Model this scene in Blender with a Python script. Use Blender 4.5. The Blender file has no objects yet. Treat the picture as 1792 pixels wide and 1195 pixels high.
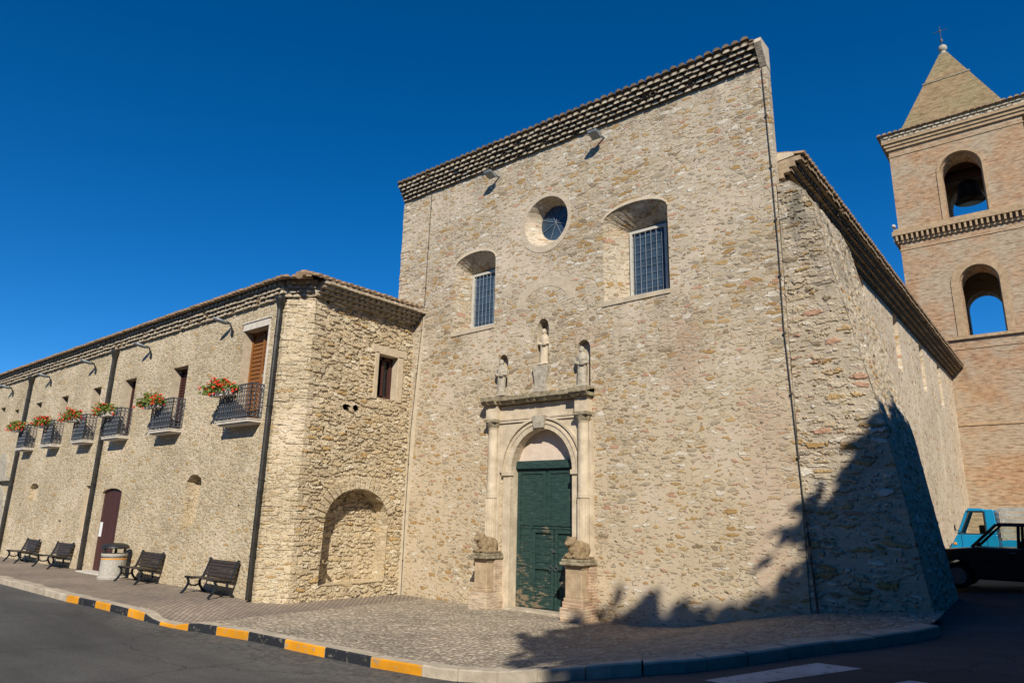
import bpy, bmesh, math, random
from mathutils import Vector, Matrix, noise
from mathutils.geometry import tessellate_polygon, delaunay_2d_cdt

random.seed(7)
sc = bpy.context.scene
COL = sc.collection
R_ = math.radians
PI = math.pi

# ---------------------------------------------------------------- camera
cd = bpy.data.cameras.new("camera")
cam = bpy.data.objects.new("camera", cd)
COL.objects.link(cam)
cd.sensor_width = 36.0
cd.lens = 24.03
cd.clip_end = 2000
right = Vector((0.77777, 0.62816, 0.02215))
up = Vector((0.13932, -0.20665, 0.96845))
back = Vector((0.61292, -0.75014, -0.24824))
cam.matrix_world = Matrix(((right.x, up.x, back.x, 0), (right.y, up.y, back.y, 0),
                           (right.z, up.z, back.z, 2.36), (0, 0, 0, 1)))
sc.camera = cam

# ---------------------------------------------------------------- light
SUN_DIR = Vector((-0.85, 1.0, -0.90)).normalized()      # the way the light travels
sd = bpy.data.lights.new("sun", 'SUN')
sd.energy = 5.0
sd.angle = R_(0.5)
sd.color = (1.0, 0.915, 0.765)
sun = bpy.data.objects.new("sun", sd)
COL.objects.link(sun)
sun.rotation_euler = SUN_DIR.to_track_quat('-Z', 'Y').to_euler()
sun.location = (20, -40, 40)
w = bpy.data.worlds.new("World")
sc.world = w
w.use_nodes = True
nt = w.node_tree
sky = nt.nodes.new('ShaderNodeTexSky')
sky.sky_type = 'NISHITA'
sky.sun_disc = False
sky.sun_elevation = math.asin(-SUN_DIR.z)
sky.sun_rotation = math.atan2(-SUN_DIR.x, -SUN_DIR.y)
sky.altitude = 3000
sky.air_density = 1.0
sky.dust_density = 0.0
sky.ozone_density = 6.0
bg = nt.nodes['Background']
bg.inputs['Strength'].default_value = 0.115
hs = nt.nodes.new('ShaderNodeHueSaturation')
hs.inputs['Saturation'].default_value = 1.26
hs.inputs['Hue'].default_value = 0.5
nt.links.new(sky.outputs['Color'], hs.inputs['Color'])
nt.links.new(hs.outputs['Color'], bg.inputs['Color'])
sc.view_settings.view_transform = 'Standard'
sc.view_settings.look = 'None'
sc.view_settings.exposure = 0.14
sc.view_settings.gamma = 1.0
sc.cycles.max_bounces = 8
sc.cycles.diffuse_bounces = 2


# ---------------------------------------------------------------- node helpers
def nd(nt, kind, ins=None, **props):
    n = nt.nodes.new('ShaderNode' + kind)
    for k, v in props.items():
        setattr(n, k, v)
    for k, v in (ins or {}).items():
        s = n.inputs[k]
        if isinstance(v, bpy.types.NodeSocket):
            nt.links.new(v, s)
        else:
            if hasattr(s.default_value, '__len__') and not hasattr(v, '__len__'):
                v = (v,) * len(s.default_value)
            if hasattr(s.default_value, '__len__') and len(s.default_value) == 4 and len(v) == 3:
                v = (*v, 1.0)
            s.default_value = v
    return n


def mth(nt, op, a, b=0.0, c=None, clamp=False):
    ins = {0: a, 1: b}
    if c is not None:
        ins[2] = c
    return nd(nt, 'Math', ins, operation=op, use_clamp=clamp).outputs[0]


def vm(nt, op, a, b):
    return nd(nt, 'VectorMath', {0: a, 1: b}, operation=op).outputs[0]


def mix(nt, f, a, b, blend='MIX'):
    n = nd(nt, 'MixRGB', {0: f, 1: a, 2: b}, blend_type=blend)
    return n.outputs[0]


def ramp(nt, f, stops, interp='LINEAR'):
    n = nd(nt, 'ValToRGB', {0: f})
    cr = n.color_ramp
    cr.interpolation = interp
    while len(cr.elements) < len(stops):
        cr.elements.new(0.5)
    for e, (p, c) in zip(cr.elements, stops):
        e.position = p
        e.color = (*c, 1.0) if len(c) == 3 else c
    return n.outputs[0]


def sstep(nt, x, a, b):
    n = nd(nt, 'MapRange', {0: x, 1: a, 2: b, 3: 0.0, 4: 1.0}, interpolation_type='SMOOTHSTEP')
    return n.outputs[0]


def noi(nt, vec, scale, detail=3, rough=0.55):
    return nd(nt, 'TexNoise', {'Vector': vec, 'Scale': scale, 'Detail': detail, 'Roughness': rough})


def newmat(name, rough=0.9, spec=0.3, metal=0.0):
    m = bpy.data.materials.new(name)
    m.use_nodes = True
    b = m.node_tree.nodes['Principled BSDF']
    b.inputs['Roughness'].default_value = rough
    b.inputs['Specular IOR Level'].default_value = spec
    b.inputs['Metallic'].default_value = metal
    return m, m.node_tree, b


def pos(nt):
    return nd(nt, 'NewGeometry').outputs['Position']


def objc(nt):
    return nd(nt, 'TexCoord').outputs['Object']


def bump(nt, b, h, dist, strength=1.0):
    n = nd(nt, 'Bump', {'Height': h, 'Distance': dist, 'Strength': strength})
    nt.links.new(n.outputs[0], b.inputs['Normal'])


def simple(name, col, rough=0.8, spec=0.3, metal=0.0, var=0.15, scale=6.0, bmp=0.0, col2=None):
    m, nt, b = newmat(name, rough, spec, metal)
    p = objc(nt)
    n = noi(nt, p, scale, 5, 0.6).outputs[0]
    if col2 is None:
        col2 = tuple(c * (1 - 2 * var) for c in col)
        col1 = tuple(min(1, c * (1 + var)) for c in col)
    else:
        col1 = col
    c = ramp(nt, n, [(0.3, col2), (0.7, col1)])
    nt.links.new(c, b.inputs['Base Color'])
    if bmp:
        bump(nt, b, n, bmp)
    return m


def rubble(name, mortar, mortar2, stones, chips, sc1=(3.6, 3.6, 8.5), sc2=2.4, cover=0.34, cover2=0.42,
           bdist=0.03, disp=0.0, gapmix=0.8, chipmix=0.7, patches=None, gap=None, stonemix=0.9, lower=None, stain=None, bricks=None, holes=0.0, vary=1.2, sills=False):
    """stones bedded in mortar: two sizes of Voronoi cells, each buried to its own depth"""
    m, nt, b = newmat(name, 0.95, 0.15)
    p = pos(nt)
    dn = noi(nt, p, 2.3, 3).outputs['Color']
    d = vm(nt, 'SCALE', vm(nt, 'SUBTRACT', dn, (0.5, 0.5, 0.5)), (0, 0, 0))
    d.node.inputs['Scale'].default_value = 1.1
    dn2 = noi(nt, p, 11, 2).outputs['Color']
    d2 = vm(nt, 'SCALE', vm(nt, 'SUBTRACT', dn2, (0.5, 0.5, 0.5)), (0, 0, 0))
    d2.node.inputs['Scale'].default_value = 0.7
    v = vm(nt, 'ADD', vm(nt, 'ADD', vm(nt, 'MULTIPLY', p, sc1), d), d2)
    big = noi(nt, p, 0.55, 4, 0.6).outputs[0]
    mid = noi(nt, p, 2.0, 3, 0.6).outputs[0]
    fine = noi(nt, p, 38, 4, 0.7).outputs[0]
    zz = nd(nt, 'SeparateXYZ', {0: p}).outputs[2]
    zn = mth(nt, 'ADD', zz, mth(nt, 'MULTIPLY', mth(nt, 'SUBTRACT', big, 0.5), 8.0))

    def layer(scale, cov, seed):
        vv = vm(nt, 'ADD', v, (seed, seed * 1.7, seed * 0.6))
        c = nd(nt, 'TexVoronoi', {'Vector': vv, 'Scale': scale, 'Randomness': 0.95}, feature='F1')
        e = nd(nt, 'TexVoronoi', {'Vector': vv, 'Scale': scale, 'Randomness': 0.95}, feature='DISTANCE_TO_EDGE')
        rgb = nd(nt, 'SeparateColor', {0: c.outputs['Color']})
        t = mth(nt, 'MULTIPLY', rgb.outputs[1], cov)
        t = mth(nt, 'ADD', t, mth(nt, 'MULTIPLY', mth(nt, 'SUBTRACT', mth(nt, 'ADD', mth(nt, 'MULTIPLY', big, .65), mth(nt, 'MULTIPLY', mid, .35)), 0.5), cov * vary))
        t = mth(nt, 'ADD', t, 0.03)
        if lower:
            t = mth(nt, 'ADD', t, mth(nt, 'MULTIPLY', sstep(nt, zn, 7.0, 1.5), 0.06))
        mk = sstep(nt, mth(nt, 'SUBTRACT', e.outputs['Distance'], t), 0.0, 0.07)
        return mk, rgb.outputs[0], rgb.outputs[2], e.outputs['Distance']

    m1, r1, q1, e1 = layer(1.0, cover, 0.0)
    m2, r2, q2, e2 = layer(sc2, cover2, 5.3)
    mort = mix(nt, sstep(nt, mid, 0.35, 0.65), mortar, mortar2)
    if lower:
        mort = mix(nt, mth(nt, 'MULTIPLY', sstep(nt, zn, 9.0, 3.0), 0.85), mort, lower)
    if patches:
        mort = mix(nt, sstep(nt, big, 0.52, 0.68), mort, patches)
    c2 = ramp(nt, r2, chips, 'CONSTANT')
    c1 = ramp(nt, r1, stones, 'CONSTANT')
    col = mix(nt, mth(nt, 'MULTIPLY', m2, chipmix), mort, c2)
    col = mix(nt, mth(nt, 'MULTIPLY', m1, stonemix), col, c1)
    if gap:
        col = mix(nt, mth(nt, 'MULTIPLY', sstep(nt, e1, 0.05, 0.0), gapmix), col, gap)
    if bricks:
        sx = nd(nt, 'SeparateXYZ', {0: vm(nt, 'ADD', p, vm(nt, 'MULTIPLY', vm(nt, 'SUBTRACT', dn, (.5, .5, .5)), (.5, .5, .25)))})
        bv = nd(nt, 'CombineXYZ', {0: sx.outputs[0], 1: sx.outputs[2], 2: 0.0}).outputs[0]
        bt = nd(nt, 'TexBrick', {'Vector': bv, 'Color1': (.52, .36, .26), 'Color2': (.58, .46, .36), 'Mortar': (.52, .45, .36), 'Scale': 1.0,
                                 'Mortar Size': 0.016, 'Brick Width': 0.27, 'Row Height': 0.085}).outputs[0]
        bx_ = sx.outputs[0]
        mk = None
        for x0_, x1_, z0_, z1_ in bricks:
            q_ = mth(nt, 'MULTIPLY', mth(nt, 'MULTIPLY', sstep(nt, bx_, x0_, x0_ + .3), sstep(nt, bx_, x1_, x1_ - .2)),
                     mth(nt, 'MULTIPLY', sstep(nt, sx.outputs[2], z0_, z0_ + .4), sstep(nt, sx.outputs[2], z1_, z1_ - .4)))
            mk = q_ if mk is None else mth(nt, 'MAXIMUM', mk, q_)
        col = mix(nt, mth(nt, 'MULTIPLY', mk, mth(nt, 'MULTIPLY', sstep(nt, mid, .3, .5), .75)), col, bt)
    if holes:      # little voids where mortar or a chip has dropped out
        hv = vm(nt, 'MULTIPLY', vm(nt, 'ADD', p, vm(nt, 'MULTIPLY', dn2, (.05, .05, .03))), (8.0, 8.0, 19.0))
        hc = nd(nt, 'TexVoronoi', {'Vector': hv, 'Scale': 1.0}, feature='F1')
        hr = nd(nt, 'SeparateColor', {0: hc.outputs['Color']}).outputs[0]
        hm = mth(nt, 'MULTIPLY', sstep(nt, hc.outputs['Distance'], .46, .30), sstep(nt, mth(nt, 'ADD', hr, mth(nt, 'MULTIPLY', mth(nt, 'SUBTRACT', mid, .5), .35)), .86, .92))
        col = mix(nt, mth(nt, 'MULTIPLY', hm, holes), col, (.17, .125, .075))
    if stain:
        sk = noi(nt, vm(nt, 'MULTIPLY', p, (1.6, 1.6, .55)), 1.0, 5, 0.65).outputs[0]
        sm_ = mth(nt, 'MULTIPLY', sstep(nt, zn, stain[0], stain[1]), sstep(nt, sk, .42, .62))
        col = mix(nt, mth(nt, 'MULTIPLY', sm_, stain[2]), col, (.15, .14, .115))
    if sills:      # damp streaks below the two windows, the cornice and the oculus
        sxyz = nd(nt, 'SeparateXYZ', {0: p})
        stn = noi(nt, vm(nt, 'MULTIPLY', p, (4.5, 4.5, .35)), 1.0, 4, 0.6).outputs[0]
        tot = None
        for xa, xb, zt_, ln in ((-14.7, -12.9, 7.85, 2.2), (-9.2, -7.1, 7.85, 2.6), (-11.7, -10.5, 9.95, 1.3), (-13.2, -9.3, 5.4, .01), (-17.4, -4.4, 13.3, 1.6)):
            q_ = mth(nt, 'MULTIPLY', mth(nt, 'MULTIPLY', sstep(nt, sxyz.outputs[0], xa, xa + .2), sstep(nt, sxyz.outputs[0], xb, xb - .2)),
                     mth(nt, 'MULTIPLY', sstep(nt, zz, zt_ - ln, zt_), sstep(nt, zz, zt_ + .05, zt_)))
            tot = q_ if tot is None else mth(nt, 'MAXIMUM', tot, q_)
        col = mix(nt, mth(nt, 'MULTIPLY', tot, mth(nt, 'MULTIPLY', sstep(nt, stn, .45, .7), .55)), col, (.27, .24, .19))
    sp = ramp(nt, fine, [(0.3, (0.80, 0.79, 0.77)), (0.7, (1.13, 1.13, 1.13))])
    col = mix(nt, 1.0, col, sp, 'MULTIPLY')
    tint = ramp(nt, big, [(0.3, (0.9, 0.88, 0.85)), (0.7, (1.06, 1.05, 1.02))])
    col = mix(nt, 1.0, col, tint, 'MULTIPLY')
    nt.links.new(col, b.inputs['Base Color'])
    h1 = mth(nt, 'MULTIPLY', m1, mth(nt, 'ADD', mth(nt, 'MULTIPLY', q1, 0.6), 0.4))
    h2 = mth(nt, 'MULTIPLY', m2, mth(nt, 'ADD', mth(nt, 'MULTIPLY', q2, 0.4), 0.2))
    h = mth(nt, 'ADD', h1, mth(nt, 'MULTIPLY', h2, 0.55))
    h = mth(nt, 'ADD', h, mth(nt, 'MULTIPLY', fine, 0.25))
    h = mth(nt, 'ADD', h, mth(nt, 'MULTIPLY', mid, 0.8))
    if disp:
        m.displacement_method = 'BOTH'
        dnode = nd(nt, 'Displacement', {'Height': h, 'Midlevel': 0.9, 'Scale': disp})
        out = [n for n in nt.nodes if n.type == 'OUTPUT_MATERIAL'][0]
        nt.links.new(dnode.outputs[0], out.inputs['Displacement'])
    else:
        bump(nt, b, h, bdist)
    return m


# ---------------------------------------------------------------- materials
FST = [(0.0, (.50, .41, .28)), (0.20, (.40, .24, .085)), (0.32, (.55, .47, .36)), (0.45, (.70, .66, .58)),
       (0.55, (.36, .31, .24)), (0.63, (.47, .32, .15)), (0.73, (.52, .44, .33)), (0.83, (.26, .20, .13)),
       (0.88, (.48, .28, .19)), (0.94, (.60, .52, .40))]
FCH = [(0.0, (.56, .48, .36)), (0.25, (.34, .24, .13)), (0.36, (.72, .68, .60)), (0.5, (.42, .36, .29)),
       (0.62, (.52, .40, .24)), (0.74, (.50, .32, .22)), (0.82, (.24, .19, .14)), (0.9, (.60, .53, .42))]
M = {}
M['facade'] = rubble('facade_rubble', (.55, .485, .39), (.48, .42, .335), FST, FCH, (3.3, 3.3, 9.6), 2.35, 0.24, 0.40,
                     0.026, patches=(.57, .485, .395), chipmix=0.85, stonemix=.85, vary=3.0, lower=(.57, .475, .345),
                     bricks=[(-5.7, -4.5, .8, 5.4), (-7.6, -6.4, 5.2, 7.4), (-10.3, -9.2, 6.6, 7.6)], stain=(12.0, 15.0, .25),
                     holes=.7, sills=True)
M['facade_side'] = rubble('side_rubble', (.66, .565, .44), (.59, .50, .385), FST, FCH, (3.6, 3.6, 7.5), 2.0, 0.36, 0.40,
                          0.014, chipmix=.6, holes=.6)
M['buttress'] = rubble('buttress_rubble', (.53, .465, .37), (.46, .40, .315), FST, FCH, (2.6, 2.8, 8.6), 2.2, 0.26, 0.42,
                       disp=0.032, chipmix=0.7, stonemix=.88, stain=(6.2, 9.0, .8))
WST = [(0.0, (.62, .52, .36)), (0.25, (.54, .44, .29)), (0.45, (.66, .58, .43)), (0.62, (.58, .46, .29)),
       (0.76, (.50, .41, .28)), (0.86, (.52, .35, .15)), (0.92, (.70, .63, .50))]
WCH = [(0.0, (.62, .53, .38)), (0.4, (.52, .41, .26)), (0.6, (.66, .58, .43)), (0.8, (.44, .34, .21)), (0.9, (.6, .44, .25))]
M['wing'] = rubble('wing_rubble', (.64, .55, .41), (.585, .495, .36), WST, WCH, (3.2, 3.2, 9.4), 2.2, 0.22, 0.36, 0.055,
                   chipmix=0.6, stonemix=.8, patches=(.64, .54, .42), holes=.55, vary=2.2)
M['wing_side'] = rubble('wing_side_rubble', (.61, .52, .385), (.56, .47, .34), WST, WCH, (2.8, 2.8, 8.2), 2.1, 0.12, 0.36,
                        disp=0.055, chipmix=0.5, gap=(.46, .38, .27), gapmix=0.5)
M['plaster'] = simple('lime_plaster', (.58, .495, .37), 0.95, 0.2, var=0.08, scale=3, bmp=0.02)
M['plaster_dull'] = simple('worn_plaster', (.55, .47, .36), 0.95, 0.2, scale=5, bmp=0.03, col2=(.45, .375, .28))
M['plaster_pink'] = simple('pink_plaster', (.64, .53, .43), 0.95, 0.2, var=0.1, scale=4, bmp=0.02)
M['reveal'] = simple('reveal_plaster', (.52, .44, .33), 0.95, 0.2, var=0.1, scale=5, bmp=0.015)
M['stone'] = simple('portal_limestone', (.66, .565, .43), 0.9, 0.25, scale=3.0, bmp=0.03, col2=(.44, .365, .265))
M['stone_dark'] = simple('weathered_stone', (.42, .36, .25), 0.95, 0.2, scale=7, bmp=0.02, col2=(.13, .11, .075))
M['lionstone'] = simple('lion_stone', (.36, .27, .16), 0.95, 0.2, scale=9, bmp=0.03, col2=(.17, .125, .08))
M['surround'] = simple('window_dressing', (.58, .485, .35), 0.95, 0.2, scale=5, bmp=0.03, col2=(.46, .375, .26))
M['tymp'] = simple('pale_rose_plaster', (.70, .585, .49), 0.95, 0.2, scale=4, bmp=0.02, col2=(.60, .49, .40))
M['dado'] = simple('tan_sandstone', (.52, .40, .27), 0.95, 0.2, scale=5, bmp=0.03, col2=(.34, .255, .165))
M['statue'] = simple('statue_stone', (.50, .45, .36), 0.95, 0.2, scale=9, bmp=0.03, col2=(.27, .245, .20))
M['black'] = simple('dark_void', (.012, .011, .01), 1.0, 0.0, var=0.1)
M['iron'] = simple('wrought_iron', (.075, .088, .11), 0.5, 0.5, 0.2, var=0.2, scale=20)
M['pipe'] = simple('bronzed_pipe', (.060, .056, .050), 0.4, 0.5, 0.5, var=0.25, scale=3)
M['pipe_grey'] = simple('zinc_pipe', (.22, .24, .24), 0.5, 0.4, 0.5, var=0.2, scale=3)
M['cable'] = simple('cable_sheath', (.10, .085, .07), 0.8, 0.2, var=0.2)
M['white_paint'] = simple('white_frame_paint', (.54, .52, .46), 0.7, 0.3, var=0.1, scale=8)
M['bars'] = simple('window_bars', (.17, .21, .26), 0.6, 0.4, var=0.1)
M['slab'] = simple('balcony_marble', (.62, .57, .50), 0.8, 0.3, var=0.12, scale=6, bmp=0.01)
M['tile'] = simple('roof_tile', (.46, .31, .19), 0.95, 0.15, scale=5, bmp=0.02, col2=(.20, .15, .10))
M['tile_dark'] = simple('weathered_tile', (.25, .185, .125), 0.95, 0.15, scale=3, bmp=0.02, col2=(.095, .074, .054))
M['tile_brown'] = simple('brown_tile', (.27, .18, .11), 0.95, 0.15, scale=5, bmp=0.02, col2=(.11, .08, .05))
M['tile_pale'] = simple('pale_tile', (.50, .39, .27), 0.95, 0.15, scale=6, bmp=0.02, col2=(.26, .19, .125))
M['grout'] = simple('cornice_mortar', (.60, .535, .42), 0.95, 0.15, scale=5, bmp=0.02, col2=(.32, .27, .195))
M['lampgrey'] = simple('lamp_housing', (.23, .26, .28), 0.45, 0.5, 0.3, var=0.15)
M['concrete'] = simple('bin_concrete', (.44, .42, .38), 0.9, 0.2, var=0.12, scale=14, bmp=0.01)
M['blackplastic'] = simple('black_metal', (.02, .021, .023), 0.45, 0.5, var=0.15)
M['orange'] = simple('orange_band', (.75, .32, .04), 0.5, 0.4, var=0.1)
M['slat'] = simple('bench_slat', (.05, .037, .028), 0.6, 0.4, var=0.25, scale=12)
M['benchiron'] = simple('bench_cast_iron', (.016, .020, .024), 0.5, 0.5, var=0.2)
M['paper'] = simple('white_paper', (.75, .76, .78), 0.8, 0.2, var=0.03)
M['leaf'] = simple('geranium_leaf', (.17, .21, .035), 0.7, 0.3, scale=8, col2=(.09, .13, .025))
M['petal'] = simple('geranium_petal', (.80, .07, .022), 0.6, 0.3, scale=9, col2=(.60, .03, .02))
M['treeleaf'] = simple('tree_leaf', (.07, .10, .03), 0.8, 0.2, scale=2, col2=(.03, .05, .016))
M['bark'] = simple('bark', (.14, .10, .07), 0.95, 0.1, scale=8, bmp=0.03, col2=(.06, .045, .03))
M['bellmetal'] = simple('bell_bronze', (.018, .016, .013), 0.5, 0.5, 0.6, var=0.2)
M['brown_wood'] = None


def wood(name, c1, c2, along='Z', rough=0.6, planks=0.14):
    m, nt, b = newmat(name, rough, 0.3)
    p = objc(nt)
    s = (9, 9, 0.7)
    n = noi(nt, vm(nt, 'MULTIPLY', p, s), 2.0, 5, 0.6).outputs[0]
    c = ramp(nt, n, [(0.3, c2), (0.7, c1)])
    nt.links.new(c, b.inputs['Base Color'])
    bump(nt, b, n, 0.006)
    return m


M['brown_wood'] = wood('varnished_shutter_wood', (.30, .125, .035), (.17, .065, .02))
M['redbrown'] = wood('redbrown_door_wood', (.085, .032, .026), (.045, .018, .016))
M['red_door'] = simple('crimson_door_paint', (.14, .014, .02), 0.5, 0.4, var=0.1)


def green_door():
    m, nt, b = newmat('green_door_paint', 0.6, 0.35)
    p = pos(nt)
    n = noi(nt, vm(nt, 'MULTIPLY', p, (3, 3, 14)), 1.4, 6, 0.7).outputs[0]
    n2 = noi(nt, p, 1.7, 3).outputs[0]
    z = nd(nt, 'SeparateXYZ', {0: p}).outputs[2]
    base = ramp(nt, n, [(0.3, (.011, .028, .026)), (0.5, (.021, .052, .047)), (0.75, (.046, .085, .076))])
    low = sstep(nt, z, 2.4, 0.2)
    wear = mth(nt, 'ADD', n, mth(nt, 'MULTIPLY', mth(nt, 'SUBTRACT', n2, 0.5), 0.9))
    wear = sstep(nt, mth(nt, 'ADD', wear, mth(nt, 'MULTIPLY', low, 0.17)), 0.68, 0.78)
    c = mix(nt, mth(nt, 'MULTIPLY', wear, 0.75), base, (.26, .19, .12))
    nt.links.new(c, b.inputs['Base Color'])
    bump(nt, b, n, 0.01)
    return m


M['green'] = green_door()


def glass(name, col=(.022, .042, .075)):
    m, nt, b = newmat(name, 0.18, 0.5)
    n = noi(nt, pos(nt), 3, 3).outputs[0]
    c = ramp(nt, n, [(0.3, tuple(x * .7 for x in col)), (0.7, tuple(x * 1.3 for x in col))])
    nt.links.new(c, b.inputs['Base Color'])
    bump(nt, b, n, 0.02)
    return m


M['glass'] = glass('church_glass', (.040, .068, .105))
M['carglass'] = glass('car_glass', (.012, .014, .015))


def brick(name, c1, c2, mort, mortar_size=0.012, bw=0.26, rh=0.075, grey=(.50, .42, .32)):
    m, nt, b = newmat(name, 0.95, 0.15)
    p = pos(nt)
    s = nd(nt, 'SeparateXYZ', {0: p})
    u = mth(nt, 'ADD', s.outputs[0], s.outputs[1])
    wob = noi(nt, p, 1.2, 2).outputs[0]
    z = mth(nt, 'ADD', s.outputs[2], mth(nt, 'MULTIPLY', wob, 0.08))
    uv = nd(nt, 'CombineXYZ', {0: u, 1: z, 2: 0.0}).outputs[0]
    br = nd(nt, 'TexBrick', {'Vector': uv, 'Color1': c1, 'Color2': c2, 'Mortar': mort, 'Scale': 1.0,
                             'Mortar Size': mortar_size, 'Mortar Smooth': 0.3, 'Bias': 0.0,
                             'Brick Width': bw, 'Row Height': rh})
    n1 = noi(nt, p, 0.5, 5, 0.65).outputs[0]
    n2 = noi(nt, vm(nt, 'MULTIPLY', p, (2.5, 2.5, 9)), 1.0, 4, 0.65).outputs[0]
    col = mix(nt, mth(nt, 'MULTIPLY', sstep(nt, n1, 0.40, 0.60), 0.85), br.outputs[0], grey)
    n3 = noi(nt, vm(nt, 'MULTIPLY', p, (1.1, 1.1, 3.2)), 1.0, 5, 0.7).outputs[0]
    col = mix(nt, mth(nt, 'MULTIPLY', sstep(nt, n3, .52, .68), .55), col, tuple(x * .72 for x in c1))
    tint = ramp(nt, n2, [(0.28, (.50, .42, .35)), (0.5, (1, 1, 1)), (0.72, (1.32, 1.30, 1.24))])
    col = mix(nt, 1.0, col, tint, 'MULTIPLY')
    nt.links.new(col, b.inputs['Base Color'])
    h = mth(nt, 'ADD', br.outputs['Fac'], mth(nt, 'MULTIPLY', n2, -1.2))
    bump(nt, b, h, -0.02)
    return m


M['brick'] = brick('tower_brick', (.40, .21, .11), (.49, .325, .20), (.46, .365, .255), grey=(.44, .36, .265))
M['spire'] = brick('spire_brick', (.27, .18, .10), (.34, .24, .135), (.30, .235, .15), 0.015, 0.28, 0.11, grey=(.27, .22, .125))
M['brick_red'] = brick('pedestal_brick', (.46, .25, .15), (.54, .36, .24), (.58, .49, .37), 0.014, 0.24, 0.065, (.55, .46, .35))
M['brick_pale'] = brick('pale_brick', (.60, .44, .33), (.64, .50, .38), (.62, .52, .40), 0.01, 0.24, 0.06, (.6, .5, .4))
M['trim'] = simple('brick_trim', (.47, .34, .215), 0.95, 0.15, scale=4, bmp=0.03, col2=(.31, .215, .13))


def asphalt():
    m, nt, b = newmat('asphalt', 0.92, 0.25)
    p = pos(nt)
    big = noi(nt, p, 0.25, 4, 0.6).outputs[0]
    fine = noi(nt, p, 34, 4, 0.85).outputs[0]
    str_ = noi(nt, vm(nt, 'MULTIPLY', p, (0.25, 1.6, 1)), 1.0, 4, 0.6).outputs[0]
    c = ramp(nt, big, [(0.3, (.058, .058, .060)), (0.7, (.104, .102, .100))])
    c = mix(nt, 1.0, c, ramp(nt, fine, [(0.25, (.45, .45, .45)), (0.75, (1.6, 1.6, 1.58))]), 'MULTIPLY')
    c = mix(nt, 1.0, c, ramp(nt, str_, [(0.3, (.82, .82, .82)), (0.7, (1.14, 1.14, 1.12))]), 'MULTIPLY')
    vor = nd(nt, 'TexVoronoi', {'Vector': vm(nt, 'ADD', p, vm(nt, 'MULTIPLY', noi(nt, p, 1.5, 4).outputs['Color'], (.9, .9, .9))),
                                'Scale': 0.35}, feature='DISTANCE_TO_EDGE').outputs['Distance']
    c = mix(nt, mth(nt, 'MULTIPLY', sstep(nt, vor, 0.012, 0.0), 0.6), c, (.025, .025, .025))
    sxy = nd(nt, 'SeparateXYZ', {0: vm(nt, 'ADD', p, vm(nt, 'MULTIPLY', noi(nt, p, .9, 3).outputs['Color'], (.5, .5, 0)))})
    grit = mth(nt, 'MULTIPLY', mth(nt, 'MULTIPLY', sstep(nt, sxy.outputs[1], 6.6, 8.3), sstep(nt, sxy.outputs[0], -5.5, -9.0)), sstep(nt, noi(nt, p, 9, 4, .7).outputs[0], .42, .62))
    c = mix(nt, mth(nt, 'MULTIPLY', grit, .55), c, (.20, .18, .15))
    patch = mth(nt, 'MULTIPLY', sstep(nt, noi(nt, vm(nt, 'MULTIPLY', p, (.22, .5, 1)), 1.0, 1).outputs[0], .56, .575), .35)
    c = mix(nt, patch, c, (.05, .05, .052))
    spots = sstep(nt, noi(nt, p, 1.9, 2).outputs[0], 0.72, 0.78)
    c = mix(nt, mth(nt, 'MULTIPLY', spots, 0.5), c, (.035, .033, .03))
    nt.links.new(c, b.inputs['Base Color'])
    bump(nt, b, fine, 0.012)
    return m


def cobbles():
    m, nt, b = newmat('cobblestones', 0.9, 0.2)
    p = pos(nt)
    d = vm(nt, 'MULTIPLY', noi(nt, p, 2, 2).outputs['Color'], (.1, .1, .1))
    v = vm(nt, 'MULTIPLY', vm(nt, 'ADD', p, d), (1, 1, 0.01))
    c = nd(nt, 'TexVoronoi', {'Vector': v, 'Scale': 8.0}, feature='F1')
    e = nd(nt, 'TexVoronoi', {'Vector': v, 'Scale': 8.0}, feature='DISTANCE_TO_EDGE').outputs['Distance']
    r = nd(nt, 'SeparateColor', {0: c.outputs['Color']}).outputs[0]
    big = noi(nt, p, 0.6, 4, 0.6).outputs[0]
    col = ramp(nt, r, [(0.0, (.38, .33, .265)), (0.3, (.50, .435, .35)), (0.55, (.44, .385, .32)), (0.75, (.55, .485, .395)),
                       (0.9, (.32, .265, .21))], 'CONSTANT')
    col = mix(nt, sstep(nt, e, 0.10, 0.0), col, (.29, .245, .18))
    col = mix(nt, 1.0, col, ramp(nt, big, [(0.3, (.78, .78, .76)), (0.7, (1.15, 1.12, 1.08))]), 'MULTIPLY')
    red = sstep(nt, noi(nt, p, 1.3, 3).outputs[0], 0.66, 0.72)
    col = mix(nt, mth(nt, 'MULTIPLY', red, 0.3), col, (.40, .22, .13))
    nt.links.new(col, b.inputs['Base Color'])
    bump(nt, b, mth(nt, 'ADD', sstep(nt, e, 0.0, 0.25), mth(nt, 'MULTIPLY', r, 0.5)), 0.03)
    return m


def pavers():
    m, nt, b = newmat('brick_pavers', 0.9, 0.2)
    p = pos(nt)
    rot = nd(nt, 'Mapping', {0: p, 'Rotation': (0, 0, R_(45))}).outputs[0]
    br = nd(nt, 'TexBrick', {'Vector': rot, 'Color1': (.24, .20, .165), 'Color2': (.32, .265, .22), 'Mortar': (.16, .135, .11),
                             'Scale': 1.0, 'Mortar Size': 0.012, 'Brick Width': 0.24, 'Row Height': 0.12})
    big = noi(nt, p, 0.5, 4, 0.6).outputs[0]
    col = mix(nt, 1.0, br.outputs[0], ramp(nt, big, [(0.3, (.8, .8, .8)), (0.7, (1.2, 1.17, 1.12))]), 'MULTIPLY')
    nt.links.new(col, b.inputs['Base Color'])
    bump(nt, b, br.outputs['Fac'], -0.008)
    return m


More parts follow.
